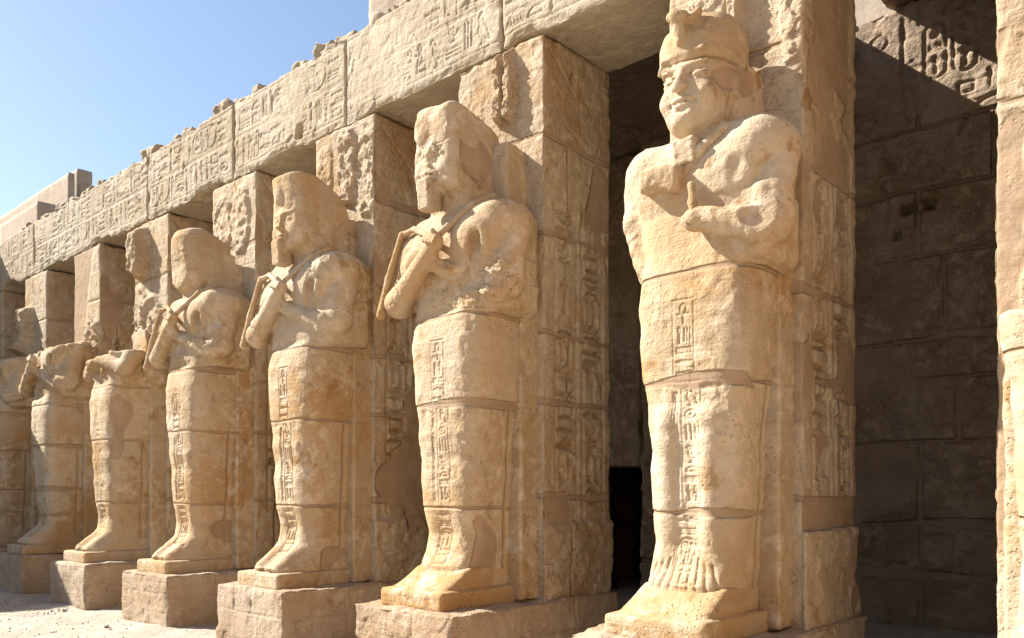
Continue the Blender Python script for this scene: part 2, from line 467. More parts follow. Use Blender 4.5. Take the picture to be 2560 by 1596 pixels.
# ------------------------------------------------------------------ materials
ALB_K = 0.71
def stone(name, pale, mid, warm, mortar=(0.45, 0.315, 0.20), bump=1.0, fleck=0.35, warm_amt=0.5, dirt=0.35, scale=1.0, grime=0.0, crack=0.2, mottle=0.75):
    m = bpy.data.materials.new(name); m.use_nodes = True
    pale, mid, warm, mortar = [tuple(x * ALB_K for x in c) for c in (pale, mid, warm, mortar)]
    nt = m.node_tree; N = nt.nodes; L = nt.links
    bs = N['Principled BSDF']; bs.inputs['Roughness'].default_value = 0.92
    bs.inputs['Specular IOR Level'].default_value = 0.15
    geo = N.new('ShaderNodeNewGeometry')
    def noise(sc, det=4, rough=0.55, vec=None, dist=0.0):
        n = N.new('ShaderNodeTexNoise'); n.inputs['Scale'].default_value = sc * scale; n.inputs['Detail'].default_value = det
        n.inputs['Roughness'].default_value = rough; n.inputs['Distortion'].default_value = dist
        L.new(vec or geo.outputs['Position'], n.inputs['Vector']); return n.outputs['Fac']
    def ramp(x, a, b):
        r = N.new('ShaderNodeMapRange'); r.inputs['From Min'].default_value = a; r.inputs['From Max'].default_value = b
        r.interpolation_type = 'SMOOTHSTEP'; L.new(x, r.inputs['Value']); return r.outputs['Result']
    def mul(a, b):
        r = N.new('ShaderNodeMath'); r.operation = 'MULTIPLY'
        for i, x in enumerate((a, b)):
            if isinstance(x, (int, float)): r.inputs[i].default_value = x
            else: L.new(x, r.inputs[i])
        return r.outputs[0]
    def add(a, b):
        r = N.new('ShaderNodeMath'); r.operation = 'ADD'
        for i, x in enumerate((a, b)):
            if isinstance(x, (int, float)): r.inputs[i].default_value = x
            else: L.new(x, r.inputs[i])
        return r.outputs[0]
    def mix(f, a, b):
        r = N.new('ShaderNodeMix'); r.data_type = 'RGBA'
        if isinstance(f, (int, float)): r.inputs[0].default_value = f
        else: L.new(f, r.inputs[0])
        for i, x in ((6, a), (7, b)):
            if isinstance(x, tuple): r.inputs[i].default_value = (*x, 1)
            else: L.new(x, r.inputs[i])
        return r.outputs[2]
    def vmap(sc):
        mp = N.new('ShaderNodeMapping'); mp.inputs['Scale'].default_value = sc; L.new(geo.outputs['Position'], mp.inputs[0]); return mp.outputs[0]
    c = mix(ramp(noise(1.1, 5, 0.6), 0.35, 0.65), mid, pale)
    c = mix(mul(ramp(noise(0.75, 4, 0.6, dist=0.6), 0.42, 0.66), warm_amt), c, warm)
    strata = noise(1.0, 5, 0.6, vmap((0.9, 0.9, 14)))
    c = mix(mul(ramp(strata, 0.5, 0.72), 0.30), c, tuple(x * 0.72 for x in mid))
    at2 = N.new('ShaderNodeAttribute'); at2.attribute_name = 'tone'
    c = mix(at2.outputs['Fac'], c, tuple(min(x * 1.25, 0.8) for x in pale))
    if grime:
        c = mix(mul(ramp(noise(0.9, 6, 0.65, dist=0.8), 0.42, 0.62), grime), c, (0.10, 0.065, 0.045))
    mot = mul(ramp(noise(7.5, 6, 0.68, dist=0.4), 0.46, 0.62), ramp(noise(1.3, 3), 0.42, 0.56))
    c = mix(mul(mot, mottle), c, tuple(min(x * 1.18, 0.8) for x in pale))
    mo2 = mul(ramp(noise(4.2, 6, 0.66, dist=0.7), 0.52, 0.68), ramp(noise(0.95, 3), 0.46, 0.58))
    c = mix(mul(mo2, mottle), c, tuple(x * 0.80 for x in warm))
    fl = mul(ramp(noise(16, 5, 0.7), 0.60, 0.70), ramp(noise(1.9, 3), 0.48, 0.62))
    c = mix(mul(fl, fleck), c, tuple(min(x * 1.45, 0.8) for x in pale))
    sp = mul(ramp(noise(34, 3, 0.6), 0.66, 0.74), dirt)
    c = mix(sp, c, tuple(x * 0.45 for x in warm))
    stk = mul(ramp(noise(1.0, 5, 0.7, vmap((7, 7, 0.55)), 0.3), 0.56, 0.74), ramp(noise(0.8, 3), 0.45, 0.62))
    c = mix(mul(stk, 0.40), c, tuple(x * y for x, y in zip(mid, (0.58, 0.60, 0.64))))
    fine = N.new('ShaderNodeMapRange'); L.new(noise(60, 4, 0.7), fine.inputs[0]); fine.inputs[3].default_value = 0.80; fine.inputs[4].default_value = 1.18
    hs = N.new('ShaderNodeHueSaturation'); L.new(fine.outputs[0], hs.inputs['Value']); L.new(c, hs.inputs['Color']); c = hs.outputs[0]
    at = N.new('ShaderNodeAttribute'); at.attribute_name = 'mortar'
    cm = mix(ramp(noise(3, 4), 0.3, 0.7), tuple(x * 0.86 for x in mortar), tuple(x * 1.12 for x in mortar))
    c = mix(at.outputs['Fac'], c, cm)
    L.new(c, bs.inputs['Base Color'])
    # bump
    v = N.new('ShaderNodeTexVoronoi'); v.feature = 'DISTANCE_TO_EDGE'; v.inputs['Scale'].default_value = 1.6
    wv = N.new('ShaderNodeVectorMath'); wv.operation = 'ADD'
    nd = N.new('ShaderNodeTexNoise'); nd.inputs['Scale'].default_value = 3; nd.inputs['Detail'].default_value = 5; L.new(geo.outputs['Position'], nd.inputs['Vector'])
    L.new(nd.outputs['Color'], wv.inputs[0]); L.new(geo.outputs['Position'], wv.inputs[1]); L.new(wv.outputs[0], v.inputs['Vector'])
    crk = mul(ramp(v.outputs['Distance'], 0.012, 0.0), ramp(noise(0.9, 2), 0.52, 0.6))
    pv = N.new('ShaderNodeTexVoronoi'); pv.inputs['Scale'].default_value = 26; L.new(geo.outputs['Position'], pv.inputs['Vector'])
    pits = mul(ramp(pv.outputs['Distance'], 0.30, 0.12), ramp(noise(2.3, 3), 0.5, 0.64))
    inv = N.new('ShaderNodeMath'); inv.operation = 'SUBTRACT'; inv.inputs[0].default_value = 1.15; L.new(at.outputs['Fac'], inv.inputs[1])
    h = add(add(mul(noise(9, 6, 0.62), 1.1), mul(noise(55, 4, 0.6), 0.42)), mul(strata, 0.7))
    h = add(h, add(mul(crk, -crack), mul(pits, -0.55)))
    h = mul(h, inv.outputs[0])
    b = N.new('ShaderNodeBump'); b.inputs['Strength'].default_value = 1.0; b.inputs['Distance'].default_value = 0.016 * bump
    L.new(h, b.inputs['Height']); L.new(b.outputs[0], bs.inputs['Normal'])
    return m
M_STAT = stone('statue_sandstone', (0.62, 0.50, 0.355), (0.55, 0.395, 0.225), (0.53, 0.31, 0.12), warm_amt=0.85, mottle=.95, crack=0.0, bump=.95)
M_PIL = stone('pillar_sandstone', (0.57, 0.46, 0.325), (0.50, 0.355, 0.21), (0.48, 0.285, 0.12), bump=1.3, fleck=0.7, mottle=.95, warm_amt=.7)
M_ARCH = stone('architrave_sandstone', (0.56, 0.47, 0.345), (0.50, 0.405, 0.28), (0.47, 0.345, 0.21), bump=1.0, mottle=.85, warm_amt=0.45, dirt=0.2)
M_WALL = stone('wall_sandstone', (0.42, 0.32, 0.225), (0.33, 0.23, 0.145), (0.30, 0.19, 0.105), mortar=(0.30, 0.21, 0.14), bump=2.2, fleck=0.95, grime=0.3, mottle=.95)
M_BASE = stone('plinth_sandstone', (0.57, 0.46, 0.34), (0.49, 0.36, 0.235), (0.46, 0.285, 0.15), mortar=(0.46, 0.33, 0.235), bump=1.3, warm_amt=0.5)
M_FAR = stone('upper_sandstone', (0.50, 0.41, 0.32), (0.46, 0.365, 0.275), (0.42, 0.31, 0.22), bump=0.5, fleck=0.0, warm_amt=0.3, dirt=0.05)
M_PYL = stone('pylon_bounce_ochre', (0.56, 0.36, 0.19), (0.52, 0.32, 0.155), (0.48, 0.28, 0.12), bump=0.5, fleck=0.0)  # ochre chosen to warm the light bounced into the shade
M_SAND = stone('sand', (0.58, 0.51, 0.42), (0.52, 0.45, 0.36), (0.47, 0.38, 0.28), bump=1.2, warm_amt=0.3, fleck=0.4, dirt=0.5)

# ------------------------------------------------------------------ lay-out (metres)
SP = 2.45
PX = [-3.09 - SP * (i - 1) for i in range(0, 9)]      # pillar centres: index 0 is the one at the right edge
PF = 5.95; PB = 7.0; PW = 0.565; ZB = 0.63; ZA = 5.85; ZT = 6.87
PIL_WORD = {0: 'at the right edge of the picture', 1: 'behind the tall smiling statue', 2: 'behind the statue with the square broken crown', 3: 'behind the statue with the long beard and sloping crown',
            4: 'behind the statue with the worn faceless head', 5: 'behind the statue broken off at the chest', 6: 'smooth and plastered behind the headless statue with crossed arms',
            7: 'with lumpy broken front beside the dark opening', 8: 'in the shade at the left edge of the picture'}

# ------------------------------------------------------------------ ground
def build_ground():
    xs = np.concatenate([[-300, -120, -60, -30, -22], np.arange(-19, -3.0, 0.05), np.arange(-3, 6, 0.4), [8, 15, 30, 60, 120, 300]])
    ys = np.concatenate([[-300, -120, -60, -30, -15, -8, -4, -1, 0, 1, 2], np.arange(2.5, 6.2, 0.05), [6.5, 7, 8, 9, 10, 11, 14, 20, 40, 100, 300]])
    X, Y = np.meshgrid(xs, ys, indexing='ij')
    P = np.stack([X.ravel(), Y.ravel(), np.zeros(X.size)], 1)
    near = sst(np.abs(P[:, 0] + 11), 10, 7) * sst(np.abs(P[:, 1] - 4), 3, 1.5)
    near = np.clip(near, 0, 1)
    z = (0.028 * fbm(P, 1.3, 3, 3) + 0.022 * fbm(P, 4.5, 3, 8)) * near
    z += 0.012 * np.clip(vn(P, 15, 4) - 0.45, 0, 1) * near
    P[:, 2] = z
    n, m = X.shape; A = np.arange(n * m).reshape(n, m)
    Q = np.stack([A[:-1, :-1], A[1:, :-1], A[1:, 1:], A[:-1, 1:]], -1).reshape(-1, 4)
    o = mk_mesh('ground', P, Q, M_SAND); tag(o, kind='structure')
build_ground()
def build_gravel():
    rng = np.random.default_rng(5); V = []; Q = []; n0 = 0
    cube = np.array([[x, y, z] for x in (-1, 1) for y in (-1, 1) for z in (-1, 1)], float)
    fq = np.array([[0, 1, 3, 2], [4, 6, 7, 5], [0, 4, 5, 1], [2, 3, 7, 6], [0, 2, 6, 4], [1, 5, 7, 3]])
    for i in range(1700):
        x = rng.uniform(-16, -6.5); y = rng.uniform(2.9, 5.2)
        if y > 4.6 and abs((x - PX[1] + SP * 50 + SP / 2) % SP - SP / 2) < 0.72: continue
        s = 0.003 + 0.007 * rng.random() ** 3 + (0.012 if rng.random() < .012 else 0)
        c = cube * s * rng.uniform(.7, 1.3, 3) + rng.normal(0, s * .22, (8, 3))
        a = rng.random() * 6.28; R = np.array([[math.cos(a), -math.sin(a), 0], [math.sin(a), math.cos(a), 0], [0, 0, 1]])
        V.append(c @ R.T + [x, y, s * .5]); Q.append(fq + n0); n0 += 8
    o = mk_mesh('gravel', np.concatenate(V), np.concatenate(Q), M_SAND)
    tag(o, 'scattered small stones and grit on the pale sand court', 'gravel', kind='stuff')
build_gravel()

# ------------------------------------------------------------------ plinths
PLN = {0: 'stone plinth under the broken statue at the right edge', 1: 'stone plinth with chipped bright top under the tall smiling statue', 2: 'patched stone plinth with pale repaired block under the square crowned statue',
       3: 'stone plinth with three upright slabs in its front, under the long bearded statue', 4: 'cracked stone plinth under the statue with the worn faceless head', 5: 'stone plinth half crossed by a diagonal shadow under the chest-high broken statue',
       6: 'shaded stone plinth under the headless statue with crossed arms', 7: 'shaded stone plinth under the leftmost headless statue', 8: 'shaded plinth of the last pillar at the left'}
def joint_mask(u, v, P, vert, horiz, w=0.008, seed=0):
    """grooves along u=const (vert: (u, v0, v1)) and v=const (horiz: (v, u0, u1)); returns mask"""
    wob = 0.03 * fbm(P, 2.4, 3, seed + 40)
    m = np.zeros(len(P))
    ww = w * (1 + 0.8 * vn(P, 3.1, seed + 44))
    for a, b, c in vert:
        m = np.maximum(m, (1 - sst(np.abs(u - a - wob), ww * .5, ww * 1.5)) * (v > b) * (v < c))
    for a, b, c in horiz:
        m = np.maximum(m, (1 - sst(np.abs(v - a - wob), ww * .5, ww * 1.5)) * (u > b) * (u < c))
    return m
def build_plinth(i):
    cx = PX[i] + 0.02; r = 0.014 if i <= 4 else 0.03
    rng = np.random.default_rng(i)
    v1 = rng.uniform(-.3, .1); v2 = rng.uniform(.15, .4); h1 = rng.uniform(.22, .4)
    def cb(S, N, e):
        fr = N[:, 1] < -.6; sd = np.abs(N[:, 0]) > .6
        m = joint_mask(S[:, 0], S[:, 2], S, [(v1, h1, 1)] + ([(v1 + .33, h1, 1), (v2, 0, h1)] if i in (2, 3) else []), [(h1, v1 - .3, 1)], .008, i) * fr
        m2 = joint_mask(S[:, 1], S[:, 2], S, [(.8, 0, 1), (1.6, 0, 1)], [(h1 - .05, 0, 3)], .006, i + 20) * sd * .7
        m = np.maximum(m, m2)
        patch = sst(fbm(S, 2.2, 3, 60 + i), .12, .2) * (fr | sd)
        # broken plaster skin: raised where kept
        off = 0.008 * m + 0.012 * (1 - patch) * (fr | sd)
        top = N[:, 2] > .6
        off = off + top * 0.02 * (0.5 + fbm(S, 4, 3, 90 + i))
        return dict(off=off, mortar=patch * .45 + .35 * m2)
    o = rough_box('plinth', (-.65, 0, 0.0 - .05), (.65, 2.32, ZB), r, M_BASE, None, (cx, 4.7, 0), rnd=0.022, cb=cb, chip=0.07 if i != 1 else .12, und=.018, seed=20 + i)
    tag(o, PLN[i], 'plinth', 'plinths under the statue pillars')
for i in range(9): build_plinth(i)

# ------------------------------------------------------------------ pillars
def build_pillar(i):
    cx = PX[i]; w = PW
    res = {0: .016, 1: .0105, 2: .0105, 3: .0135, 4: .018, 5: .024, 6: .026, 7: .03, 8: .06}[i]
    rng = np.random.default_rng(100 + i)
    RS = Relief(0, ZB, 1.05, ZA, .007)
    seqs = [['basket', 'bars', 'ankh', 'was', 'men', 'C', 'stool', 'water', 'eye', 'P', 'C', 'basket', 'bars'],
            ['was', 'stool', 'basket', 'C', 'bars', 'reed', 'mouth', 'bee', 'P', 'sun', 'basket', 'P', 'water']]
    if i <= 6:
        top = ZA - .35
        # upper scene: figure outline, lower columns of signs
        RS.stroke([(.1, ZA - .12), (.55, ZA - .5), (.6, ZA - 1.1)], .014, .014); RS.stroke(arc(.62, ZA - .55, .12, .12), .012, .014)
        RS.stroke([(.3, ZA - .75), (.8, ZA - .95), (.92, ZA - .7)], .012, .012); RS.stroke([(.2, ZA - 1.2), (.45, ZA - .8)], .012, .012)
        for c, (x0, sq) in enumerate(((.18, seqs[0]), (.60, seqs[1]))):
            column(RS, x0, .33, ZA - 1.55, ZB + .75, rng, sq if i < 4 else None, .018, .05)
        RS.blur(1)
    joints = [1.57, 2.46, 3.10, 4.03, 4.92]
    joints = [j + rng.uniform(-.06, .06) for j in joints] if i not in (1, 2) else joints
    front_patches = {
        1: [(-.18, 5.35, .17, .55, .09, .05), (.05, 5.4, .05, .5, .10, .05), (.5, 5.3, .12, .6, .03, .03)],
        2: [(.05, 5.45, .06, .36, .11, .05), (.17, 5.45, .05, .36, .09, .05), (-.3, 5.2, .1, .3, .01, .0)],
        3: [(.1, 5.35, .16, .45, .06, .06), (-.35, 5.4, .16, .3, .025, .02), (.45, 5.2, .2, .5, .02, .04)],
        4: [(-.25, 5.3, .22, .40, .04, .035), (.2, 5.25, .22, .45, .04, .035)],
        5: [(-.22, 5.35, .17, .42, .22, .06), (-.35, 4.2, .25, .7, .03, .05), (.05, 4.1, .3, .6, .05, .08)],
        6: [(.3, 4.0, .26, .7, .05, .09)],
        7: [(-.3, 4.8, .24, .5, .22, .10), (-.2, 4.0, .26, .5, .15, .12)],
        0: [(.05, 4.2, .28, 1.5, .07, .05), (-.1, 2.6, .3, .5, .05, .05)], 8: []}[i]
    def cb(S, N, e):
        fr = (N[:, 1] < -.5); sd = (N[:, 0] > .5); u = S[:, 1]; z = S[:, 2]; x = S[:, 0]
        jw = 0.5 + 0.5 * vn(S, (.8, .8, .4), 7 + i)
        wob = 0.035 * fbm(S, (2.2, 2.2, 1.2), 3, 70 + i)
        m = np.zeros(len(S)); gr = np.zeros(len(S))
        for q, zj in enumerate(joints):
            wd = (0.012 + 0.035 * np.clip(vn(S, (1.1, 1.1, .2), 30 + q + i) , 0, 1)) * (1.0 if i > 0 else .8)
            dd = np.abs(z - zj - wob); m = np.maximum(m, 1 - sst(dd, wd, wd + .014)); gr = np.maximum(gr, 1 - sst(dd, .004, .018))
        # vertical joints on the side, alternating per course
        allj = [ZB] + joints + [ZA]
        for q in range(len(allj) - 1):
            uu = .52 + (.22 if q % 2 else -.2) + .05 * math.sin(q * 3 + i)
            wd = 0.010 + 0.022 * np.clip(vn(S, (.2, .2, 1.2), 50 + q), 0, 1)
            inr = (z > allj[q]) * (z < allj[q + 1])
            if q % 2 == i % 2: m = np.maximum(m, (1 - sst(np.abs(u - uu - wob), wd, wd + .012)) * inr * sd)
        # plaster fill patches
        pt = sst(fbm(S, (1.6, 1.6, 1.2), 3, 200 + i), .30, .35) * (sd | (N[:, 1] < -.5) * (z < 4.5))
        if i == 2:
            dm = np.abs(u - .02) / .55 + np.maximum((z - 1.35) / .33, (1.35 - z) / .72)
            poly = (np.abs(u + (.55 - x) * 0 - .06) < .36 - np.abs(z - 1.42) * np.where(z > 1.42, .35, .66)) * (z < 1.62) * (z > .95)
            pt = np.maximum(pt * (z > 1.7), poly * sd * 1.0)
        if i == 1:
            pt = np.maximum(pt, (1 - sst(np.abs(u - .55), .3, .42)) * sd * (z > 4.0) * sst(fbm(S, 2, 3, 9), -.25, -.15))
            pt = np.maximum(pt, sd * (np.abs(z - 1.45 - wob * 1.5) < .11))
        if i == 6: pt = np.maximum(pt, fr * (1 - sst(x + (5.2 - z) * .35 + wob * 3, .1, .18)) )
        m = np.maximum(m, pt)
        keep = 1 - m
        off = (0.007 * m + .006 * gr * (1 - .6 * m)) * np.where(fr, .5, 1.0)
        if i <= 6:
            ero = 1 - sst(fbm(S, 2.3, 3, 300 + i), .22, .42)
            off = off + RS.at(u, z) * sd * keep * np.maximum(ero, .45)
            off = off + 0.016 * sd * sst(fbm(S, 3.0, 3, 310 + i), .15, .35) * keep
            # chipped ragged side surface
            off = off + sd * keep * .006 * np.abs(fbm(S, 9, 3, 320 + i))
        lowk = (1 - sst(z + 1.2 * wob, 1.30, 1.36)) * (sd + .0)
        off = off - lowk * (.035 + .025 * fbm(S, 4, 3, 430 + i) + .018 * facet(S, 5, 440 + i)) * (i in (1, 2, 3))
        for (a, b, ra, rb, h, rg) in front_patches:
            q = ((np.abs(x - a) / ra) ** 3 + (np.abs(z - b) / rb) ** 3) ** (1 / 3) + .25 * fbm(S, 5, 3, 400 + i)
            k = 1 - sst(q, .8, 1.05)
            off = off - fr * k * (h + rg * (.7 * fbm(S, 9, 4, 410 + i, .65) + .5 * facet(S, 9, 420 + i)))
            m = m * (1 - k * fr); 
        off = off + fr * .004 * fbm(S, 30, 2, 77)
        ci = np.searchsorted(np.array(joints), z - wob)
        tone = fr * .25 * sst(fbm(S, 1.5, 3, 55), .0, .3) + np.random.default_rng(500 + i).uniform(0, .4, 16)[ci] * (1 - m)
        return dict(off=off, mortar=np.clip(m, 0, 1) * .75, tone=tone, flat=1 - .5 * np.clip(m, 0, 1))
    lo = (-w if i else -.65, 0, ZB - .03); hi = (w, 1.05, ZA + (0.0))
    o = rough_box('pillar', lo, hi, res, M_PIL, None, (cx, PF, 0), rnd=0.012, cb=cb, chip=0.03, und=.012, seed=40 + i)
    tag(o, 'square sandstone pillar ' + PIL_WORD[i], 'pillar', 'square pillars of the temple colonnade')
for i in range(9): build_pillar(i)
print('pillars', time.time() - T0)

# ------------------------------------------------------------------ architrave
JX = [-20.6, -17.87, -13.0, -10.44, -7.95, -5.50, -3.0, 1.2]
ALB = ['inscribed architrave beam at the far left, partly in shadow', 'long inscribed architrave beam over the two headless statues', 'inscribed architrave beam above the worn faceless statue',
       'inscribed architrave beam with a square socket hole near its lower edge', 'inscribed architrave beam with large clear hieroglyphs above the long bearded statue', 'inscribed architrave beam above the gap between the square crowned and smiling statues',
       'architrave beam over the smiling statue and the right edge']
HEAD = {4: [['men', 'man', 'snake', 'cross', 'man', ('sun', 'cross'), ('eye', 'mouth', 'house'), 'leg', 'reed'], ['flag', ('sun', 'loaf'), 'ankh', 'was', 'cross', ('men', 'bars', 'sun'), 'man', 'bird', ('sedge', 'bars'), 'three']],
        3: [['house', ('mouth', 'bars'), ('loaf', 'stool'), 'three', 'reed', ('water', 'arm', 'water'), 'reed', 'CART'], ['cloth', 'feather', 'flag', 'throne', ('snake', 'mouth'), ('arm', 'loaf'), 'cloth', 'reed', ('mouth', 'basket', 'loaf'), 'was', 'three']]}
def build_arch(k):
    x0, x1 = JX[k] + .012, JX[k + 1] - .012
    L = x1 - x0; res = {6: .016, 5: .0105, 4: .0105, 3: .012, 2: .014, 1: .016, 0: .022}[k]
    rng = np.random.default_rng(700 + k)
    R = Relief(0, 0, L, 1.02, .006)
    sw = .0085 if k >= 3 else .011; dp = .014 if k >= 3 else .015
    hd = HEAD.get(k, [None, None])
    for y in (.955, .545, .52, .115):
        R.stroke([(0.02, y), (L - .02, y)], sw * .8, dp * .8)
    row(R, .05, L - .05, .575, .35, rng, hd[0], sw, dp)
    row(R, .05, L - .05, .145, .35, rng, hd[1], sw, dp)
    if k == 3:
        R.fill([(L - 1.02, .10), (L - .86, .10), (L - .84, .28), (L - .98, .30)], .09)
    R.blur(1)
    # lower edge breaks
    brk = {4: [(.55, .06, .5)], 3: [(L * .5, .10, .6)], 2: [(L * .75, .13, .5)], 1: [(.9, .10, .7), (3.1, .16, .55)], 5: [(.3, .08, .25)], 0: [(L * .5, .2, .6)], 6: []}[k]
    def cb(S, N, e):
        fr = N[:, 1] < -.5; x = S[:, 0]; z = S[:, 2]
        ero = 1 - .85 * sst(fbm(S, 1.9, 3, 720 + k), .15, .38)
        off = R.at(x, z) * fr * ero
        off = off + .010 * fr * sst(fbm(S, 2.6, 3, 730 + k), .18, .34)
        low = 1 - sst(z + .09 * fbm(S, 5, 3, 733 + k), .02, .10)
        off = off + fr * low * .014 * (1 + fbm(S, 8, 3, 740 + k))
        tone = .35 * sst(fbm(S, 1.3, 3, 57), .0, .3)
        return dict(off=off, tone=tone)
    def warp(S):
        z = S[:, 2]; lift = 0
        for (c, h, wd) in brk:
            q = np.clip(1 - np.abs(S[:, 0] - c) / wd, 0, 1)
            P2 = np.stack([S[:, 0], S[:, 1] * .6, np.zeros(len(S))], 1)
            lift = lift + h * sst(q + .25 * fbm(P2, 6, 3, k), .1, .6) * np.exp(-np.clip(S[:, 1], 0, 1) * 2.2)
        t = np.clip(1 - z / .45, 0, 1)
        S = S.copy(); S[:, 2] = z + .55 * lift * t * t
        # ragged weathered top edge
        P3 = np.stack([S[:, 0], S[:, 1], np.zeros(len(S))], 1)
        S[:, 2] += .03 * fbm(P3, 5, 4, 90 + k) * sst(z, .7, 1.0)
        return S
    o = rough_box('architrave_beam', (0, 0, 0), (L, 1.06, ZT - ZA - .004), res if k < 6 else (.02, .03, .02), M_ARCH, None, (x0, PF - .006, ZA + .004), rnd=.018, cb=cb, chip=.04, und=.010, seed=60 + k, warp=warp)
    tag(o, ALB[k], 'beam', 'inscribed beams of the architrave')
for k in range(7): build_arch(k)
print('arch', time.time() - T0)

# broken cornice blocks on the architrave top
def build_cornice():
    rng = np.random.default_rng(9)
    x = -19.4; q = -1
    while x < -5.0:
        q += 1
        big = q % 5 == 2
        w = rng.uniform(.08, .20) * (1.5 if big else 1); h = rng.uniform(.07, .14) * (1.6 if big else 1); d = rng.uniform(.08, .16)
        x += w + rng.uniform(.02, .22) + (.2 if q % 4 == 0 else 0); w0 = w
        def cb(S, N, e): return dict(off=.02 * fbm(S, 9, 3, q))
        o = rough_box('cornice_stone', (-w, -d, -.03), (w, d, h), .025 if x < -12 else .018, M_ARCH, None, (x, PF + .17, ZT - .01), rnd=.03, cb=cb, chip=.05, und=.03, seed=300 + q, rough=.02)
        x += w0
        o.rotation_euler = (0, 0, rng.uniform(-.2, .2))
        tag(o, 'rough pale broken cornice stone left on top of the inscribed architrave', 'stone block', 'broken cornice stones on top of the architrave')
build_cornice()

# ------------------------------------------------------------------ back wall, roof, upper works
YW = 10.8
def build_wall():
    t = empty('temple_wall', (-7.14, YW, 0), 'dark relief-carved inner wall of stone courses seen between the pillars', 'wall')
    rng = np.random.default_rng(12)
    X0, X1, Z1 = -7.14, 3.0, 7.55
    W = X1 - X0
    R = Relief(0, 0, W, Z1, .01)
    def u(x): return x - X0
    # lit upper area: cartouches, disc, arcs
    cx = u(-3.1)
    for dx in (0, .32):
        R.stroke([(cx + dx, 6.62), (cx + dx, 7.1)], .014, .022); R.stroke([(cx + dx + .24, 6.62), (cx + dx + .24, 7.1)], .014, .022)
        R.stroke(arc(cx + dx + .12, 7.1, .12, .1, 0, 180), .014, .022); R.stroke(arc(cx + dx + .12, 6.62, .12, .08, 180, 360), .014, .022)
        R.fill(arc(cx + dx + .12, 7.06, .05, .05), .03)
        glyph(R, 'men', cx + dx + .04, 6.84, .16, .12, .012, .02); glyph(R, 'feather', cx + dx + .05, 6.6, .14, .2, .012, .02)
    R.stroke(arc(u(-3.62), 7.18, .1, .1), .014, .022)
    R.stroke([(u(-3.35), 6.3), (u(-3.35), 7.3)], .012, .02)
    R.stroke([(u(-2.9), 6.15), (u(1), 6.15)], .012, .02); R.stroke([(u(-2.9), 6.22), (u(1), 6.22)], .008, .014)
    R.stroke(arc(u(-2.3), 5.75, .42, .42, 20, 170), .02, .03)
    glyph(R, 'stool', u(-2.75), 6.27, .2, .14, .012, .02); glyph(R, 'reed', u(-2.45), 6.25, .1, .25, .012, .02)
    # sockets
    R.fill([(u(-3.35), 5.0), (u(-2.98), 5.0), (u(-2.98), 5.12), (u(-3.35), 5.12)], .14)
    R.fill([(u(-3.45), 4.72), (u(-3.36), 4.72), (u(-3.36), 4.82), (u(-3.45), 4.82)], .08)
    R.fill([(u(-3.5), 3.0), (u(-3.32), 3.0), (u(-3.32), 3.16), (u(-3.5), 3.16)], .06)
    # large figure outlines
    for a, b in ((-2.95, 3.9), (-2.55, 3.95)):
        R.stroke([(u(a), b), (u(a) + .05, b - .5), (u(a) - .02, b - .95), (u(a) + .06, b - 1.3)], .016, .02)
    R.stroke(arc(u(-2.2), 4.1, .22, .3, 120, 250), .014, .018); R.stroke(arc(u(-2.75), 4.15, .2, .3, 80, 200), .014, .018)
    glyph(R, 'eye', u(-3.35), 1.85, .42, .16, .014, .02); glyph(R, 'leg', u(-2.95), 1.75, .2, .25, .014, .02); glyph(R, 'basket', u(-2.65), 1.9, .38, .14, .014, .02)
    glyph(R, 'bars', u(-2.65), 1.68, .38, .14, .014, .02); R.stroke(arc(u(-2.12), 1.78, .09, .09), .014, .02)
    row(R, 0.1, 3.0, 5.5, .5, rng, None, .016, .02); row(R, 3.6, 9.5, 2.4, .5, rng, None, .016, .02); row(R, 0.1, 3, 3.0, .5, rng, None, .016, .02)
    R.blur(1)
    joints = [.62, 1.25, 2.2, 2.95, 3.45, 4.45, 5.25, 6.0, 6.75]
    def cb(S, N, e):
        fr = N[:, 1] < -.5; x = S[:, 0]; z = S[:, 2]
        wob = .06 * fbm(S, (1.4, 1, .8), 3, 71); m = np.zeros(len(S)); g = np.zeros(len(S))
        for q, zj in enumerate(joints):
            wd = .012 + .06 * np.clip(vn(S, (.7, .7, .2), 30 + q) - .1, 0, 1); dd = np.abs(z - zj - wob)
            m = np.maximum(m, 1 - sst(dd, wd, wd + .02)); g = np.maximum(g, 1 - sst(dd, .006, .025))
        al = [0] + joints + [9]
        for q in range(len(al) - 1):
            inr = (z > al[q]) * (z < al[q + 1])
            L0 = 1.1 + .55 * ((q * 37) % 5) / 4
            ph = (x + q * .83) % L0
            wd = .012 + .03 * np.clip(vn(S, (.3, .3, .8), 90 + q), 0, 1)
            dd = np.abs(ph - .7 - wob * .6)
            m = np.maximum(m, (1 - sst(dd, wd, wd + .02)) * inr); g = np.maximum(g, (1 - sst(dd, .006, .025)) * inr)
        pt = sst(fbm(S, (.8, .8, .8), 3, 250), .16, .22)
        m = np.maximum(m, pt * (z < 5.9)); k = 1 - m * (z < 5.9)
        off = .010 * m + .009 * g + 2.0 * R.at(x, z) * np.maximum(k, .3) + .04 * sst(fbm(S, 2.2, 4, 251), .12, .26) * k + .035 * fbm(S, 3.2, 4, 252) * k + .010 * facet(S, 7, 253) * k
        return dict(off=off * fr, mortar=m * .8 * (z < 6.2), tone=.85 * sst(z + wob * 3, 5.7, 6.1))  # tone paints the upper wall paler so the sunlit strip looks brighter
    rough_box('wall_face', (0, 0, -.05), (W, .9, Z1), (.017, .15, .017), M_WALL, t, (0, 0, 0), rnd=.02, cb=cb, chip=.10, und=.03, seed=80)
    rough_box('wall_face', (-13.5, 0, -.05), (-1.06, .9, 6.8), (.08, .3, .08), M_WALL, t, (0, .003, 0), rnd=.02, chip=.05, und=.03, seed=81)
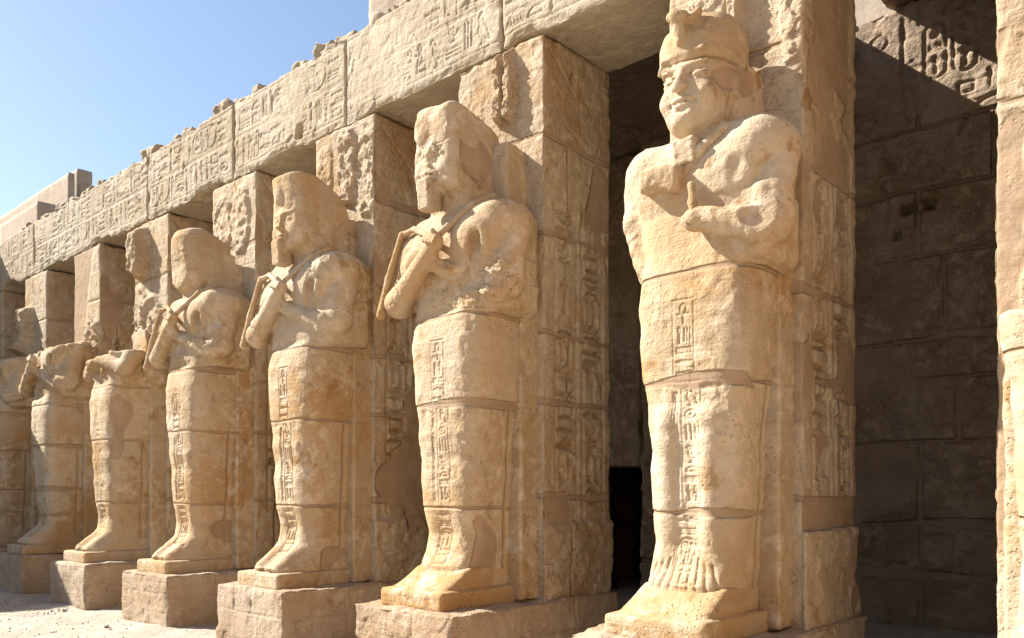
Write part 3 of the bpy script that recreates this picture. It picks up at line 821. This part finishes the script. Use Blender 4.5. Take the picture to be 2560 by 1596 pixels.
    rough_box('door_lintel', (-1.06, 0, 2.02), (-.002, .9, 6.8), (.03, .15, .03), M_WALL, t, (0, .002, 0), rnd=.015, chip=.03, und=.02, seed=82)
    c = empty('inner_chamber', (-7.6, YW + 1, 0), 'unlit chamber behind the small black doorway', 'chamber')
    rough_box('chamber_wall', (-1.6, 2.0, -.05), (1.6, 2.3, 2.8), .2, M_WALL, c, seed=83, chip=0)
    rough_box('chamber_wall', (-1.9, -.12, -.05), (-1.6, 2.3, 2.8), .2, M_WALL, c, seed=84, chip=0)
    rough_box('chamber_wall', (1.6, -.12, -.05), (1.9, 2.3, 2.8), .2, M_WALL, c, seed=85, chip=0)
    rough_box('chamber_ceiling', (-1.9, -.12, 2.82), (1.9, 2.3, 3.1), .2, M_WALL, c, seed=86, chip=0)
build_wall()
def slab(name, lo, hi, label, cat, mat=None, res=.06, group=None, **kw):
    c = [(lo[i] + hi[i]) / 2 for i in range(2)] + [lo[2]]
    o = rough_box(name, [lo[i] - c[i] for i in range(3)], [hi[i] - c[i] for i in range(3)], res, mat or M_FAR, None, c, **kw)
    return tag(o, label, cat, group)
slab('roof_slab', (-21, 6.78, ZT + .01), (-3.93, YW + .8, ZT + .53), 'stone ceiling slabs roofing the dark gallery behind the pillars', 'roof', M_WALL, .12, seed=5, chip=0, und=.01, rnd=.01)
slab('sun_filler', (-3.54, 6.62, ZT + .01), (3.2, 6.95, 7.57), 'added sun-blocking filler on the architrave, above the picture', 'wall', M_FAR, .12, seed=17, chip=0)  # filler added to stop sun leaking in over the architrave
slab('roof_slab', (-3.54, 6.9, 7.585), (3.2, 12.2, 8.2), 'dark broken roof slab overhanging the sunlit relief at the top right', 'roof', M_WALL, .07, seed=6, chip=.03)
slab('gallery_light_block', (1.3, PF, -.05), (2.2, YW - .02, 7.57), 'added end wall keeping the gallery dark, out of frame at the right', 'wall', M_WALL, .2, seed=16, chip=0, und=.02)  # unseen wall added to shut light out of the gallery
slab('upper_wall', (-10.15, 8.0, ZT + .54), (-5.2, 8.7, 9.3), 'smooth plain wall block above the architrave at the top of the picture', 'wall', None, .08, seed=7, chip=.03, und=.02)
slab('upper_wall', (-8.5, 16, 0), (-1.0, 17, 13.5), 'pale plastered wall far behind, glimpsed above the carved wall', 'wall', None, .15, seed=8, chip=.03, und=.02)
slab('roof_beam', (-27.5, 8.0, 5.0), (-21.7, 8.14, 9.42), 'long smooth sloping-topped roof block above the far left end of the architrave', 'block', None, .1, seed=9, chip=0, und=.01)
slab('roof_beam', (-23.3, 8.6, 6.4), (-22.75, 8.97, 9.96), 'narrow square block end standing beside the long smooth roof block', 'block', None, .1, seed=10, chip=0, und=.01)
slab('roof_beam', (-24.0, 7.2, 5.5), (-21.37, 7.65, 8.44), 'lower smooth block with a shaded end face at the far left of the architrave', 'block', None, .1, seed=11, chip=0, und=.01)
slab('roof_beam', (-40, 9.6, 4.0), (-30.0, 11, 10.8), 'shaded roof block at the very left edge under the sky', 'block', None, .2, seed=12, chip=0, und=.01)
# west portico whose shadow crosses the left end, and an added entrance pylon that throws warm light back
slab('portico_wall', (-22.4, -14, -.05), (-20.12, PF - .05, ZT + .03), 'west portico closing the court, out of frame at the left', 'wall', M_ARCH, .25, seed=13, chip=0, und=.02)
slab('pylon', (9.5, -16, -.05), (13, 14, 11), 'entrance pylon added out of frame at the right to bounce warm light', 'wall', M_PYL, .4, seed=14, chip=0, und=.04)  # unseen, placed and tinted as a warm reflector for the shaded sides
print('walls', time.time() - T0)

# ------------------------------------------------------------------ statues
def R3(ax, ay, az):
    return [list(r) for r in (Matrix.Rotation(az, 3, 'Z') @ Matrix.Rotation(ay, 3, 'Y') @ Matrix.Rotation(ax, 3, 'X'))]
BODY = [(0.10, .345, -.98, -.02), (.16, .35, -1.02, -.02), (.20, .35, -.97, -.02), (.26, .345, -.89, -.02), (.34, .34, -.80, -.02), (.45, .345, -.73, -.02), (.62, .345, -.66, -.02), (.84, .365, -.665, -.02),
        (1.15, .385, -.68, -.02), (1.3, .38, -.67, -.02), (1.5, .40, -.70, -.02), (1.62, .405, -.69, -.02), (1.85, .445, -.71, -.02), (2.1, .465, -.72, -.02), (2.35, .47, -.72, -.02), (2.56, .455, -.69, -.02), (2.75, .45, -.66, -.02), (3.0, .47, -.65, -.02),
        (3.25, .50, -.66, -.02), (3.42, .50, -.62, -.02), (3.54, .42, -.55, -.02), (3.60, .30, -.50, -.05)]
HOFF = {2: (-.10, -.08), 3: (-.04, -.07), 4: (-.04, -.06)}
def statue(i, label, h, cut=None, arms='cross', head='face', crown='cap', beard=True, hz=0.0, seed=1):
    T = empty('osiride_statue', (PX[i] - (.07 if i == 0 else 0), PF, ZB - .004), label, 'statue', 'colossal mummiform statues along the colonnade')
    top = cut if cut else 4.75
    V = Vol((-.86, -1.18, 0.05), (.86, .03, top + .1), h)
    fw = 0 if i in (0, 1) else .09
    blank = i in (1, 2)
    V.prof([(a, b, c - fw * float(sst(np.array(a), .5, .9)), d) if not (blank and a < .36) else (a, b - .01, -.80, d) for a, b, c, d in BODY if a <= top + .3], 3.9, .01)
    if top > 3.3:
        V.box((0, -.27 - fw / 2, 3.05), (.535, .27 + fw / 2, .50), .10, k=.06)
    ca = V
    # legs: centre channel, knees, shins
    ca.cap((0, -.74 - .35 * (i > 1) * .25, .75), (0, -.75 - .35 * (i > 1) * .27, 1.55), .05, .045, k=.05, sub=True)
    for s in (-1, 1):
        ca.ell((s * .17, -.665, 1.50), (.075, .065, .085), k=.06)
        ca.ell((s * .17, -.66, 1.33), (.07, .045, .13), k=.05)
        ca.cap((s * .17, -.62, .5), (s * .17, -.64, 1.35), .075, .08, k=.06)
        if not blank: ca.cap((s * .17, -.60, .42), (s * .17, -.95, .17), .09, .085, k=.05)
        for t in range(0 if blank else 5):
            xx = s * (.07 + .05 * t)
            ca.ell((xx, -1.03 + .012 * t * t * .6, .175), (.024, .05, .022), k=.012)
    if top > 2.6:
        # belly tuck under the folded arms
        ca.ell((0, -.80, 2.62), (.30, .07, .06), k=.06, sub=True)
    if arms in ('cross', 'right', 'lowright') and top > 2.9:
        # shoulders
        for s in (-1, 1):
            ca.ell((s * .42, -.36, 3.38), (.25, .30, .24), k=.08)
            ca.ell((s * .24, -.58 - fw, 3.22), (.24, .09, .20), k=.06)      # chest
        # viewer-right arm: upper arm down, forearm in towards the centre
        ca.cap((.53, -.36, 3.38), (.56, -.50, 2.82), .155, .13, k=.035)
        ca.cap((.56, -.46, 2.84), (.50, -.60, 2.76), .14, .12, k=.05)
        if arms == 'right':
            ca.cap((.50, -.62, 2.80), (.13, -.73, 2.89), .125, .085, k=.02)
            ca.ell((.10, -.75, 2.88), (.07, .075, .07), k=.02, nz=.03, nf=8, seed=3)
            ca.cap((.35, -.74, 3.00), (.36, -.74, 3.26), .075, .06, k=.03, sub=True)
            ca.ell((.24, -.76, 3.05), (.13, .09, .09), k=.03, sub=True)
        else:
            ca.cap((.48, -.62, 2.80), (.04, -.76, 2.98), .12, .075, k=.02)
        if arms == 'cross':
            # hand of the right arm
            ca.box((-.03, -.80, 3.02), (.075, .055, .065), .04, k=.03, tilt=R3(0, .3, 0))
            for f in range(4):
                ca.cap((-.09 + .036 * f, -.84, 3.07), (-.085 + .038 * f, -.865, 3.0), .02, .018, k=.008)
            ca.cap((.06, -.80, 3.03), (.0, -.86, 3.07), .024, .02, k=.01)
        if arms == 'cross':
            ca.cap((-.54, -.38, 3.36), (-.60, -.66, 2.86), .16, .13, k=.06)
            ca.ell((-.60, -.72, 2.78), (.125, .15, .135), k=.06)
            ca.cap((-.58, -.76, 2.76), (-.04, -.86, 3.12), .125, .08, k=.035)
            ca.ell((-.34, -.74, 3.12), (.14, .11, .11), k=.03); ca.ell((-.50, -.62, 3.10), (.16, .15, .32), k=.06)
            ca.ell((.04, -.87, 3.20), (.085, .07, .085), k=.03)
            for f in range(4):
                ca.cap((-.03 + .04 * f, -.90, 3.285 - .012 * f), (-.02 + .038 * f, -.945, 3.21 - .012 * f), .023, .021, k=.008)
            ca.cap((.10, -.86, 3.22), (.06, -.92, 3.29), .026, .022, k=.012)
        else:
            # broken stump of the viewer-left arm
            ca.cap((-.54, -.36, 3.38), (-.56, -.46, 3.05), .155, .11, k=.04, nz=.03, nf=8, seed=seed)
            ca.cap((-.55, -.46, 3.05), (-.42, -.52, 2.68), .11, .07, k=.03, nz=.05, nf=7, seed=seed + 2)
            ca.box((-.18, -.67, 3.245), (.155, .11, .085), .025, k=.015, tilt=R3(.25, .12, .05), nz=.03, nf=7, seed=5)
            ca.ell((-.24, -.80, 3.0), (.22, .15, .17), k=.02, sub=True, nz=.03, nf=6, seed=7)
        ca.box((.34, -.34, 2.84), (.24, .28, .26), .07, k=.03)
        # hollow between upper arm and chest
        ca.cap((.36, -.74, 2.98), (.38, -.70, 3.22), .045, .05, k=.05, sub=True)
        if crown: pass
    if arms == 'half':       # statue broken through the chest, elbows kept
        for s in (-1, 1):
            ca.cap((s * .55, -.45, 3.1), (s * .58, -.62, 2.82), .15, .13, k=.05)
            ca.cap((s * .57, -.66, 2.78), (s * .1, -.8, 2.95), .12, .09, k=.04)
    hx, hy = HOFF.get(i, (0, 0))
    if head and not cut:
        z = hz; V = ca = Shift(V, hx, hy)
        # neck and headcloth block
        ca.cap((0, -.38, 3.35), (0, -.44, 3.75 + z), .19, .165, k=.05)
        if head in ('face', 'worn', 'square'):
            ca.ell((0, -.43, 3.95 + z), (.262, .32, .34), k=.05)
            ca.ell((0, -.53, 3.76 + z), (.215, .225, .175), k=.06)
            ca.ell((0, -.69, 3.68 + z), (.095, .07, .065), k=.05)
        if i in (2, 3):
            ca.box((0, -.355, 3.95 + z), (.266, .35, .32), .10, k=.04)
            ca.box((.02, -.30, 3.64 + z), (.25, .27, .16), .09, k=.05)
        if head == 'blank':
            ca.box((0, -.38, 4.0 + z), (.27, .34, .30), .16, k=.05)
            ca.ell((0, -.50, 3.76 + z), (.23, .24, .18), k=.07)
            ca.ell((0, -.40, 4.0), (.30, .36, .36), k=.05)
        if head in ('face', 'worn'):
            for s in (-1, 1):
                ca.ell((s * .105, -.755, 3.965 + z), (.072, .06, .030), k=.025, sub=True)
                ca.ell((s * .105, -.690, 3.96 + z), (.058, .045, .022), k=.008)
                ca.cap((s * .035, -.735, 4.03 + z), (s * .17, -.70, 4.045 + z), .016, .012, k=.02)
                ca.cap((s * .05, -.735, 3.985 + z), (s * .165, -.705, 3.975 + z), .007, .006, k=.006)
                ca.cap((s * .05, -.735, 3.935 + z), (s * .165, -.700, 3.94 + z), .006, .006, k=.006)
                ca.ell((s * .135, -.655, 3.84 + z), (.085, .075, .085), k=.05)
            nr = .6 if head == 'worn' else 1
            ca.cap((0, -.735, 4.02 + z), (0, -.735 - .05 * nr, 3.885 + z), .022, .034 * nr, k=.02)
            ca.ell((0, -.755 - .02 * nr, 3.875 + z), (.052, .035, .024), k=.015, nz=.006, nf=20)
            ca.ell((0, -.745, 3.795 + z), (.082, .030, .017), k=.014)
            ca.ell((0, -.740, 3.758 + z), (.070, .030, .018), k=.014)
            ca.cap((-.08, -.745, 3.778 + z), (.08, -.745, 3.778 + z), .006, .006, k=.006, sub=True)
            for s in (-1, 1): ca.ell((s * .098, -.735, 3.775 + z), (.013, .022, .013), k=.02, sub=True)
            ca.ell((0, -.77, 3.718 + z), (.05, .03, .014), k=.02, sub=True)
        # headcloth behind the ears down to the shoulders
        ca.box((0, -.21, 3.85 + z), (.275, .19, .30), .05, k=.04)
    if head == 'face' and i == 1:       # ear tabs
        for s in (-1, 1): ca.ell((s * .262, -.43, 3.93 + z), (.03, .055, .09), k=.02)
    if isinstance(V, Shift): V = ca = V.v
    # damage -------------------------------------------------
    if i == 1:
        ca.ell((.66, -.84, 2.92), (.24, .22, .30), k=.02, sub=True, nz=.03, nf=5, seed=4)
        ca.ell((-.80, -.55, 2.98), (.16, .25, .2), k=.03, sub=True, nz=.05, nf=5, seed=14)
        ca.ell((-.62, -.85, 2.62), (.14, .18, .14), k=.03, sub=True, nz=.04, nf=6, seed=24)
    if i == 2:
        ca.ell((.44, -.84, 2.88), (.30, .16, .20), k=.03, sub=True, nz=.04, nf=5, seed=3)
        ca.ell((-.12, -.88, 3.92 + hz), (.16, .05, .12), k=.03, sub=True, nz=.02, nf=9, seed=6)
    if i == 3:
        ca.ell((.66, -.78, 3.02), (.16, .16, .24), k=.02, sub=True, nz=.03, nf=5, seed=13)
        ca.ell((-.05, -.90, 3.95 + hz), (.16, .05, .07), k=.03, sub=True, nz=.02, nf=8, seed=6)
    if i == 4:
        ca.ell((-.1, -.84, 3.85 + hz), (.3, .09, .3), k=.05, sub=True, nz=.03, nf=4, seed=6)
    if cut:
        def fn(X, Y, Z): return (cut + {5: .12, 6: .10, 7: .06, 0: 0}[i] * (X * .9 - 0) - {6: .30, 5: .1, 7: .25, 0: 0}[i] * np.clip(-Y - .45, 0, 1)) - Z
        V.op(fn, (-.9, -1.2, cut - .5), (.9, .03, cut + .3), .03, True, nz=.07, nf=4, seed=seed)
    Vt, Q = V.mesh()
    N = vnormals(Vt, Q)
    # inscription strip down the front: finer faces there
    if i <= 4:
        c = Vt[Q].mean(1); nq = N[Q[:, 0]]
        mk = (np.abs(c[:, 0]) < .13) & (c[:, 2] > .35) & (c[:, 2] < 2.42) & (nq[:, 1] < -.3)
        Vt, Q = subdiv(Vt, Q, mk, 3 if i >= 3 else 2); N = vnormals(Vt, Q)
    rng = np.random.default_rng(40 + i)
    R = Relief(-.3, .2, .3, 2.6, .0045)
    dp = .010 if i <= 2 else .012; sw = .0065 if i <= 2 else .008
    column(R, -.085, .165, 2.33, 1.80, rng, ['ankh', 'P', 'bars', 'mouth', 'arm', 'ka', 'eye'], sw, dp)
    R.stroke([(-.09, 2.35), (.085, 2.35)], sw, dp)
    column(R, -.03, .15, 1.74, .90, rng, ['owl', 'sun', 'three', 'bird', 'loaf', 'bars', 'P', 'C'], sw, dp)
    column(R, -.10, .04, 1.70, .90, rng, None, sw, dp)
    column(R, -.085, .17, .83, .30, rng, ['eye', 'bars', 'C', 'P', 'P'], sw, dp)
    if i == 1:
        for q in range(9):
            R.stroke([(-.22 + q * .055, .56 - .08 * abs(q - 4) / 4), (-.29 + q * .072, .31)], .010, .013)
    R.blur(1)
    W = Vt + seed * 3.3
    x, y, zz = Vt.T
    off = .012 * fbm(W, 2.2, 3, seed) + .004 * fbm(W, 13, 3, seed + 2)
    off += .008 * sst(fbm(W, 3.0, 3, seed + 8), .2, .4)
    brk = sst(fbm(W, 2.0, 3, seed + 80), .05, .3) * np.where(zz > 2.6, 1.0, .25)
    off += brk * (.020 * facet(W, 8, seed + 81) + .009 * facet(W, 20, seed + 91)) + .002 * facet(W, 14, seed + 95)
    worn = 1 - sst(fbm(W, 2.5, 3, seed + 6), .25, .5)
    gl = R.at(x, zz) * (N[:, 1] < -.25) * (zz < 2.45) * worn
    # block joints with mortar bands, broad and irregular
    wob = .022 * fbm(W, (2.4, 2.4, 1), 3, seed + 21)
    m = np.zeros(len(Vt)); g = np.zeros(len(Vt))
    zj = [.845, 1.77, 2.55] if i < 5 else ([.845, 1.77, 2.55] if i == 5 else [.62, 1.05, 1.77, 2.45])
    for q, a in enumerate(zj):
        wd = .006 + .03 * np.clip(vn(W, (1.5, 1.5, .3), seed + 30 + q) * (1 + (x > 0)) - .15, 0, 1)
        if i == 1 and q == 1: wd = .01 + .04 * sst(x, -.6, .2) * (x < .42) * 1 + .02 * vn(W, 3, 3)
        d = np.abs(zz - a - wob); m = np.maximum(m, 1 - sst(d, wd, wd + .012)); g = np.maximum(g, 1 - sst(d, .002, .014))
    wv = .02 * fbm(W, (1, 1, 2), 3, seed + 22)
    side = x > .3
    for (yy, a, b) in ((-.30, .3, 1.75), (-.18, 1.8, 2.5)):
        d = np.abs(y - yy - wv * 1.5); g = np.maximum(g, (1 - sst(d, .004, .02)) * side * (zz > a) * (zz < b)); m = np.maximum(m, (1 - sst(d, .008, .03)) * side * (zz > a) * (zz < b) * .8)
    patch = sst(fbm(W, (1.5, 1.5, 1.2), 3, seed + 50), .40, .45) * (zz < 2.5) * side
    if i == 2: patch = np.maximum(patch, 1 - sst(np.sqrt(((y + .50) / .21) ** 2 + ((zz - 3.97 - hz) / .20) ** 2) + .25 * fbm(W, 6, 2, 3) + 3 * (x < .04), .85, 1.0))
    if i == 1: patch = np.maximum(patch, 1 - sst(np.sqrt(((y + .42) / .30) ** 2 + ((zz - 3.95 - hz - .15 * (y + .5)) / .11) ** 2) + .3 * fbm(W, 8, 2, 3) + 3 * (x < .08), .85, 1.0))
    m = np.maximum(m, patch)
    off = off * (1 - .6 * m) + .006 * g * (1 - .5 * m) + .003 * m
    off += gl * (1 - m)
    # ragged broken edges at the channel strip and joints
    off += .012 * sst(fbm(W, 6, 3, seed + 60), .1, .4) * np.exp(-np.abs(zz - 1.72) / .05)
    Vt = Vt - N * off[:, None]
    mk_mesh('body', Vt, Q, M_STAT, T, (0, 0, 0), {'mortar': m * .85, 'tone': rng.uniform(0, .35, 8)[np.searchsorted(np.array(zj), zz - wob)] * (1 - m)})
    def part(name, vol, amp=.006, s2=0, nf=6, extra=None, sh=(0, 0)):
        P, q = vol.mesh(); n = vnormals(P, q); P[:, 0] += sh[0]; P[:, 1] += sh[1]
        o = amp * fbm(P + seed, nf, 3, seed + s2) + .003 * fbm(P, 22, 2, s2)
        if extra is not None: o = o + extra(P)
        P = P - n * o[:, None]
        mk_mesh(name, P, q, M_STAT, T, (0, 0, 0), {'mortar': np.zeros(len(P)), 'tone': np.zeros(len(P))})
    # foot slab
    hb = max(h, .014)
    v = Vol((-.5, -1.22, -.03), (.5, .03, .40), hb)
    v.box((0, -.56, .06), (.40, .575, .085), .03, k=.01)
    if blank: v.prof([(.02, .36, -1.12, -.4), (.12, .36, -1.12, -.4), (.155, .355, -1.06, -.4), (.20, .35, -.97, -.4), (.26, .345, -.86, -.4), (.30, .34, -.79, -.4), (.33, .34, -.72, -.4)], 7, .02)
    part('foot_slab', v, .008, 3, 4)
    # back pillar joining the statue to its pier
    bt = {1: 3.5, 2: 3.5, 3: 3.45, 4: 3.45, 5: 3.2, 6: 3.35, 7: 3.3, 0: 2.0}[i]
    v = Vol((-.65, -.36, -.02), (.65, .06, bt + 1.15), max(h, .016))
    v.box((0, -.10, bt / 2), (.49, .13, bt / 2), .02, k=.02, nz=.006, nf=4, seed=seed)
    if not cut:
        v.box({1: (.0, -.08, 3.70), 2: (.06, -.12, 3.8), 3: (-.02, -.12, 3.7), 4: (-.02, -.12, 3.65)}[i], {1: (.27, .10, .36), 2: (.30, .16, .42), 3: (.25, .15, .4), 4: (.25, .15, .4)}[i], .04, k=.03, nz=.03, nf=5, seed=seed)
    if i == 5:
        v.box((.34, -.15, 3.0), (.20, .2, .38), .06, k=.05, nz=.16, nf=4, seed=3)
    if i in (6, 7): v.box((0, -.1, 3.3), (.4, .15, .3), .06, k=.05, nz=.06, nf=5, seed=i)
    def ex(P):
        g = 0
        for a in (.845, 1.77, 2.55):
            g = g + (1 - sst(np.abs(P[:, 2] - a - .03 * fbm(P, 3, 2, 3)), .003, .018))
        return .012 * g + .012 * sst(fbm(P, 4, 3, seed + 71), .1, .3)
    part('back_pillar', v, .012, 5, 3, ex)
    if head and not cut:
        z = hz
        v = Vol((-.42, -.92, 4.0 + z), (.42, .05, 4.95 + z), max(h * .9, .011))
        if crown == 'cap':        # rounded crown base with a broken uraeus, brow band
            v.prof([(4.07 + z, .275, -.74, -.10), (4.12 + z, .292, -.76, -.09), (4.25 + z, .298, -.755, -.09), (4.34 + z, .285, -.72, -.10), (4.42 + z, .25, -.64, -.12), (4.465 + z, .19, -.54, -.18), (4.485 + z, .1, -.45, -.25)], 2.3, .03)
            v.cap((0, -.76, 4.22 + z), (0, -.78, 4.33 + z), .05, .06, k=.02, nz=.02, nf=14)
            v.ell((-.02, -.79, 4.37 + z), (.085, .07, .05), k=.03, nz=.02, nf=12, seed=4)
            v.cap((.03, -.74, 4.33 + z), (.11, -.70, 4.40 + z), .028, .03, k=.02)
            v.ell((.04, -.80, 4.42 + z), (.035, .04, .035), k=.02, sub=True)
            v.ell((.05, -.40, 4.56 + z), (.3, .34, .09), k=.03, sub=True, nz=.015, nf=6, seed=8)
            v.cap((-.27, -.60, 4.11 + z), (-.16, -.73, 4.12 + z), .012, k=.02); v.cap((-.16, -.735, 4.12 + z), (.16, -.735, 4.12 + z), .014, k=.02); v.cap((.16, -.73, 4.12 + z), (.29, -.5, 4.12 + z), .012, k=.02)
        if crown == 'square':
            v.prof([(4.05 + z, .264, -.71, .0), (4.2 + z, .268, -.72, .0), (4.40 + z, .268, -.72, .0), (4.62 + z, .265, -.70, .0)], 4.5, .02)
            def fn(X, Y, Z): return (4.44 + z - .26 * np.clip(Y + .62, 0, 1) - .05 * X - .5 * np.clip(-Y - .66, 0, 1)) - Z
            v.op(fn, (-.4, -.9, 4.2 + z), (.4, .05, 4.8 + z), .05, True, nz=.012, nf=4, seed=2)
            v.ell((-.12, -.715, 4.22 + z), (.09, .03, .12), k=.04, nz=.02, nf=9, seed=3)
        if crown == 'slope':
            v.prof([(4.05 + z, .262, -.715, .0), (4.2 + z, .27, -.735, .0), (4.36 + z, .28, -.75, .0), (4.50 + z, .295, -.77, .0), (4.62 + z, .29, -.76, .0)], 3.6, .02)
            def fn(X, Y, Z): return (4.46 + z - .02 * (Y + .75) - .42 * np.clip(Y + .45, 0, 1)) - Z
            v.op(fn, (-.4, -.9, 4.1 + z), (.4, .05, 4.8 + z), .05, True, nz=.012, nf=4, seed=2)
            v.ell((-.05, -.735, 4.26 + z), (.06, .035, .10), k=.05, nz=.01, nf=9, seed=3)
        if crown == 'round':
            v.prof([(4.0 + z, .28, -.70, -.04), (4.15 + z, .29, -.73, -.03), (4.30 + z, .29, -.73, -.02), (4.42 + z, .27, -.68, -.02), (4.50 + z, .22, -.58, -.1)], 3.0, .03)
            def fn(X, Y, Z): return (4.44 + z - .42 * np.clip(Y + .5, 0, 1)) - Z
            v.op(fn, (-.4, -.9, 4.1 + z), (.4, .05, 4.8 + z), .08, True, nz=.03, nf=4, seed=2)
        part('crown', v, .012, 9, 4, sh=(hx, hy))
        if beard:
            v = Vol((-.14, -.92, 3.3 + z), (.14, -.5, 3.78 + z), max(h * .8, .010))
            if beard == 'stub':
                v.box((.0, -.62, 3.455 + z), (.088, .11, .095), .02, k=.01, tilt=R3(.1, 0, 0), nz=.02, nf=9)
            else:
                v.box((0, -.73, 3.60 + z), (.078, .085, .14), .025, k=.01, tilt=R3(.06, 0, 0), nz=.006, nf=9)
            part('beard', v, .003, 12, 9, sh=(hx, hy))
    if arms in ('cross', 'right') and top > 3.2 and not cut:
        # crook across the chest to the viewer-right shoulder
        v = Vol((-.3, -1.02, 2.75), (.62, -.3, 3.85), max(h * .8, .011))
        if arms == 'cross':
            v.cap((-.10, -.86, 3.12), (.06, -.83, 3.28), .030, .030, k=.01); v.cap((.06, -.83, 3.28), (.27, -.63, 3.54), .030, .034, k=.01); v.cap((.27, -.63, 3.54), (.36, -.46, 3.63), .034, .04, k=.03)
            part('crook', v, .004, 14, 9)
            v = Vol((-.9, -1.05, 2.5), (.12, -.3, 3.7), max(h * .8, .011))
            v.cap((.0, -.86, 3.25), (-.40, -.72, 3.44), .028, .028, k=.01); v.cap((-.40, -.72, 3.44), (-.56, -.72, 3.42), .026, .03, k=.02); v.cap((-.56, -.74, 3.42), (-.68, -.80, 3.02), .028, .03, k=.02)
            v.cap((-.68, -.80, 3.02), (-.72, -.86, 2.66), .030, .042, k=.02)
            part('flail', v, .004, 15, 9)
        else:
            v.cap((-.06, -.655, 3.22), (.10, -.655, 3.40), .036, .040, k=.01, nz=.008, nf=9); v.cap((.10, -.655, 3.40), (.24, -.58, 3.53), .040, .04, k=.03, nz=.008, nf=9); v.cap((.24, -.58, 3.53), (.38, -.50, 3.55), .04, .04, k=.03, nz=.008, nf=9)
            v.cap((.12, -.78, 2.88), (.09, -.76, 3.12), .035, .032, k=.01, nz=.015, nf=12)
            part('crook', v, .006, 14, 9)
    if i == 5:
        v = Vol((-.2, -.9, 2.5), (.6, -.2, 3.1), .02); v.ell((.1, -.72, 2.78), (.07, .09, .09), nz=.02, nf=8); part('fallen_chip', v)
    print('statue', i, len(Q), round(time.time() - T0, 1))

statue(1, 'nearest tall statue with smiling face and rounded crown, one arm broken off', .0105, arms='right', head='face', crown='cap', beard='stub', hz=-.05, seed=2)
statue(2, 'statue with damaged face, long beard and square broken crown holding crook and flail', .0118, head='face', crown='square', hz=.06, seed=5)
statue(3, 'statue in profile with long beard and a crown sloping down to the back', .0135, head='worn', crown='slope', hz=.0, seed=8)
statue(4, 'statue with a worn faceless rounded head, arms crossed over the chest', .016, head='blank', crown='round', beard=False, hz=-.02, seed=11)
statue(5, 'statue broken off at the chest with only elbows and rubble left above the waist', .024, cut=3.02, arms='half', head=None, seed=14)
statue(6, 'headless statue with crossed arms between the chest-high broken one and the shaded one', .024, cut=3.45, arms='cross', head=None, seed=17)
statue(7, 'leftmost headless statue standing in the shade and cut by the picture edge', .026, cut=3.48, arms='cross', head=None, seed=20)
HOFF[0] = (0, 0)
statue(0, 'sunlit legs of a statue broken at the waist at the right edge of the picture', .014, cut=1.98, arms=None, head=None, seed=23)
print('done', time.time() - T0)
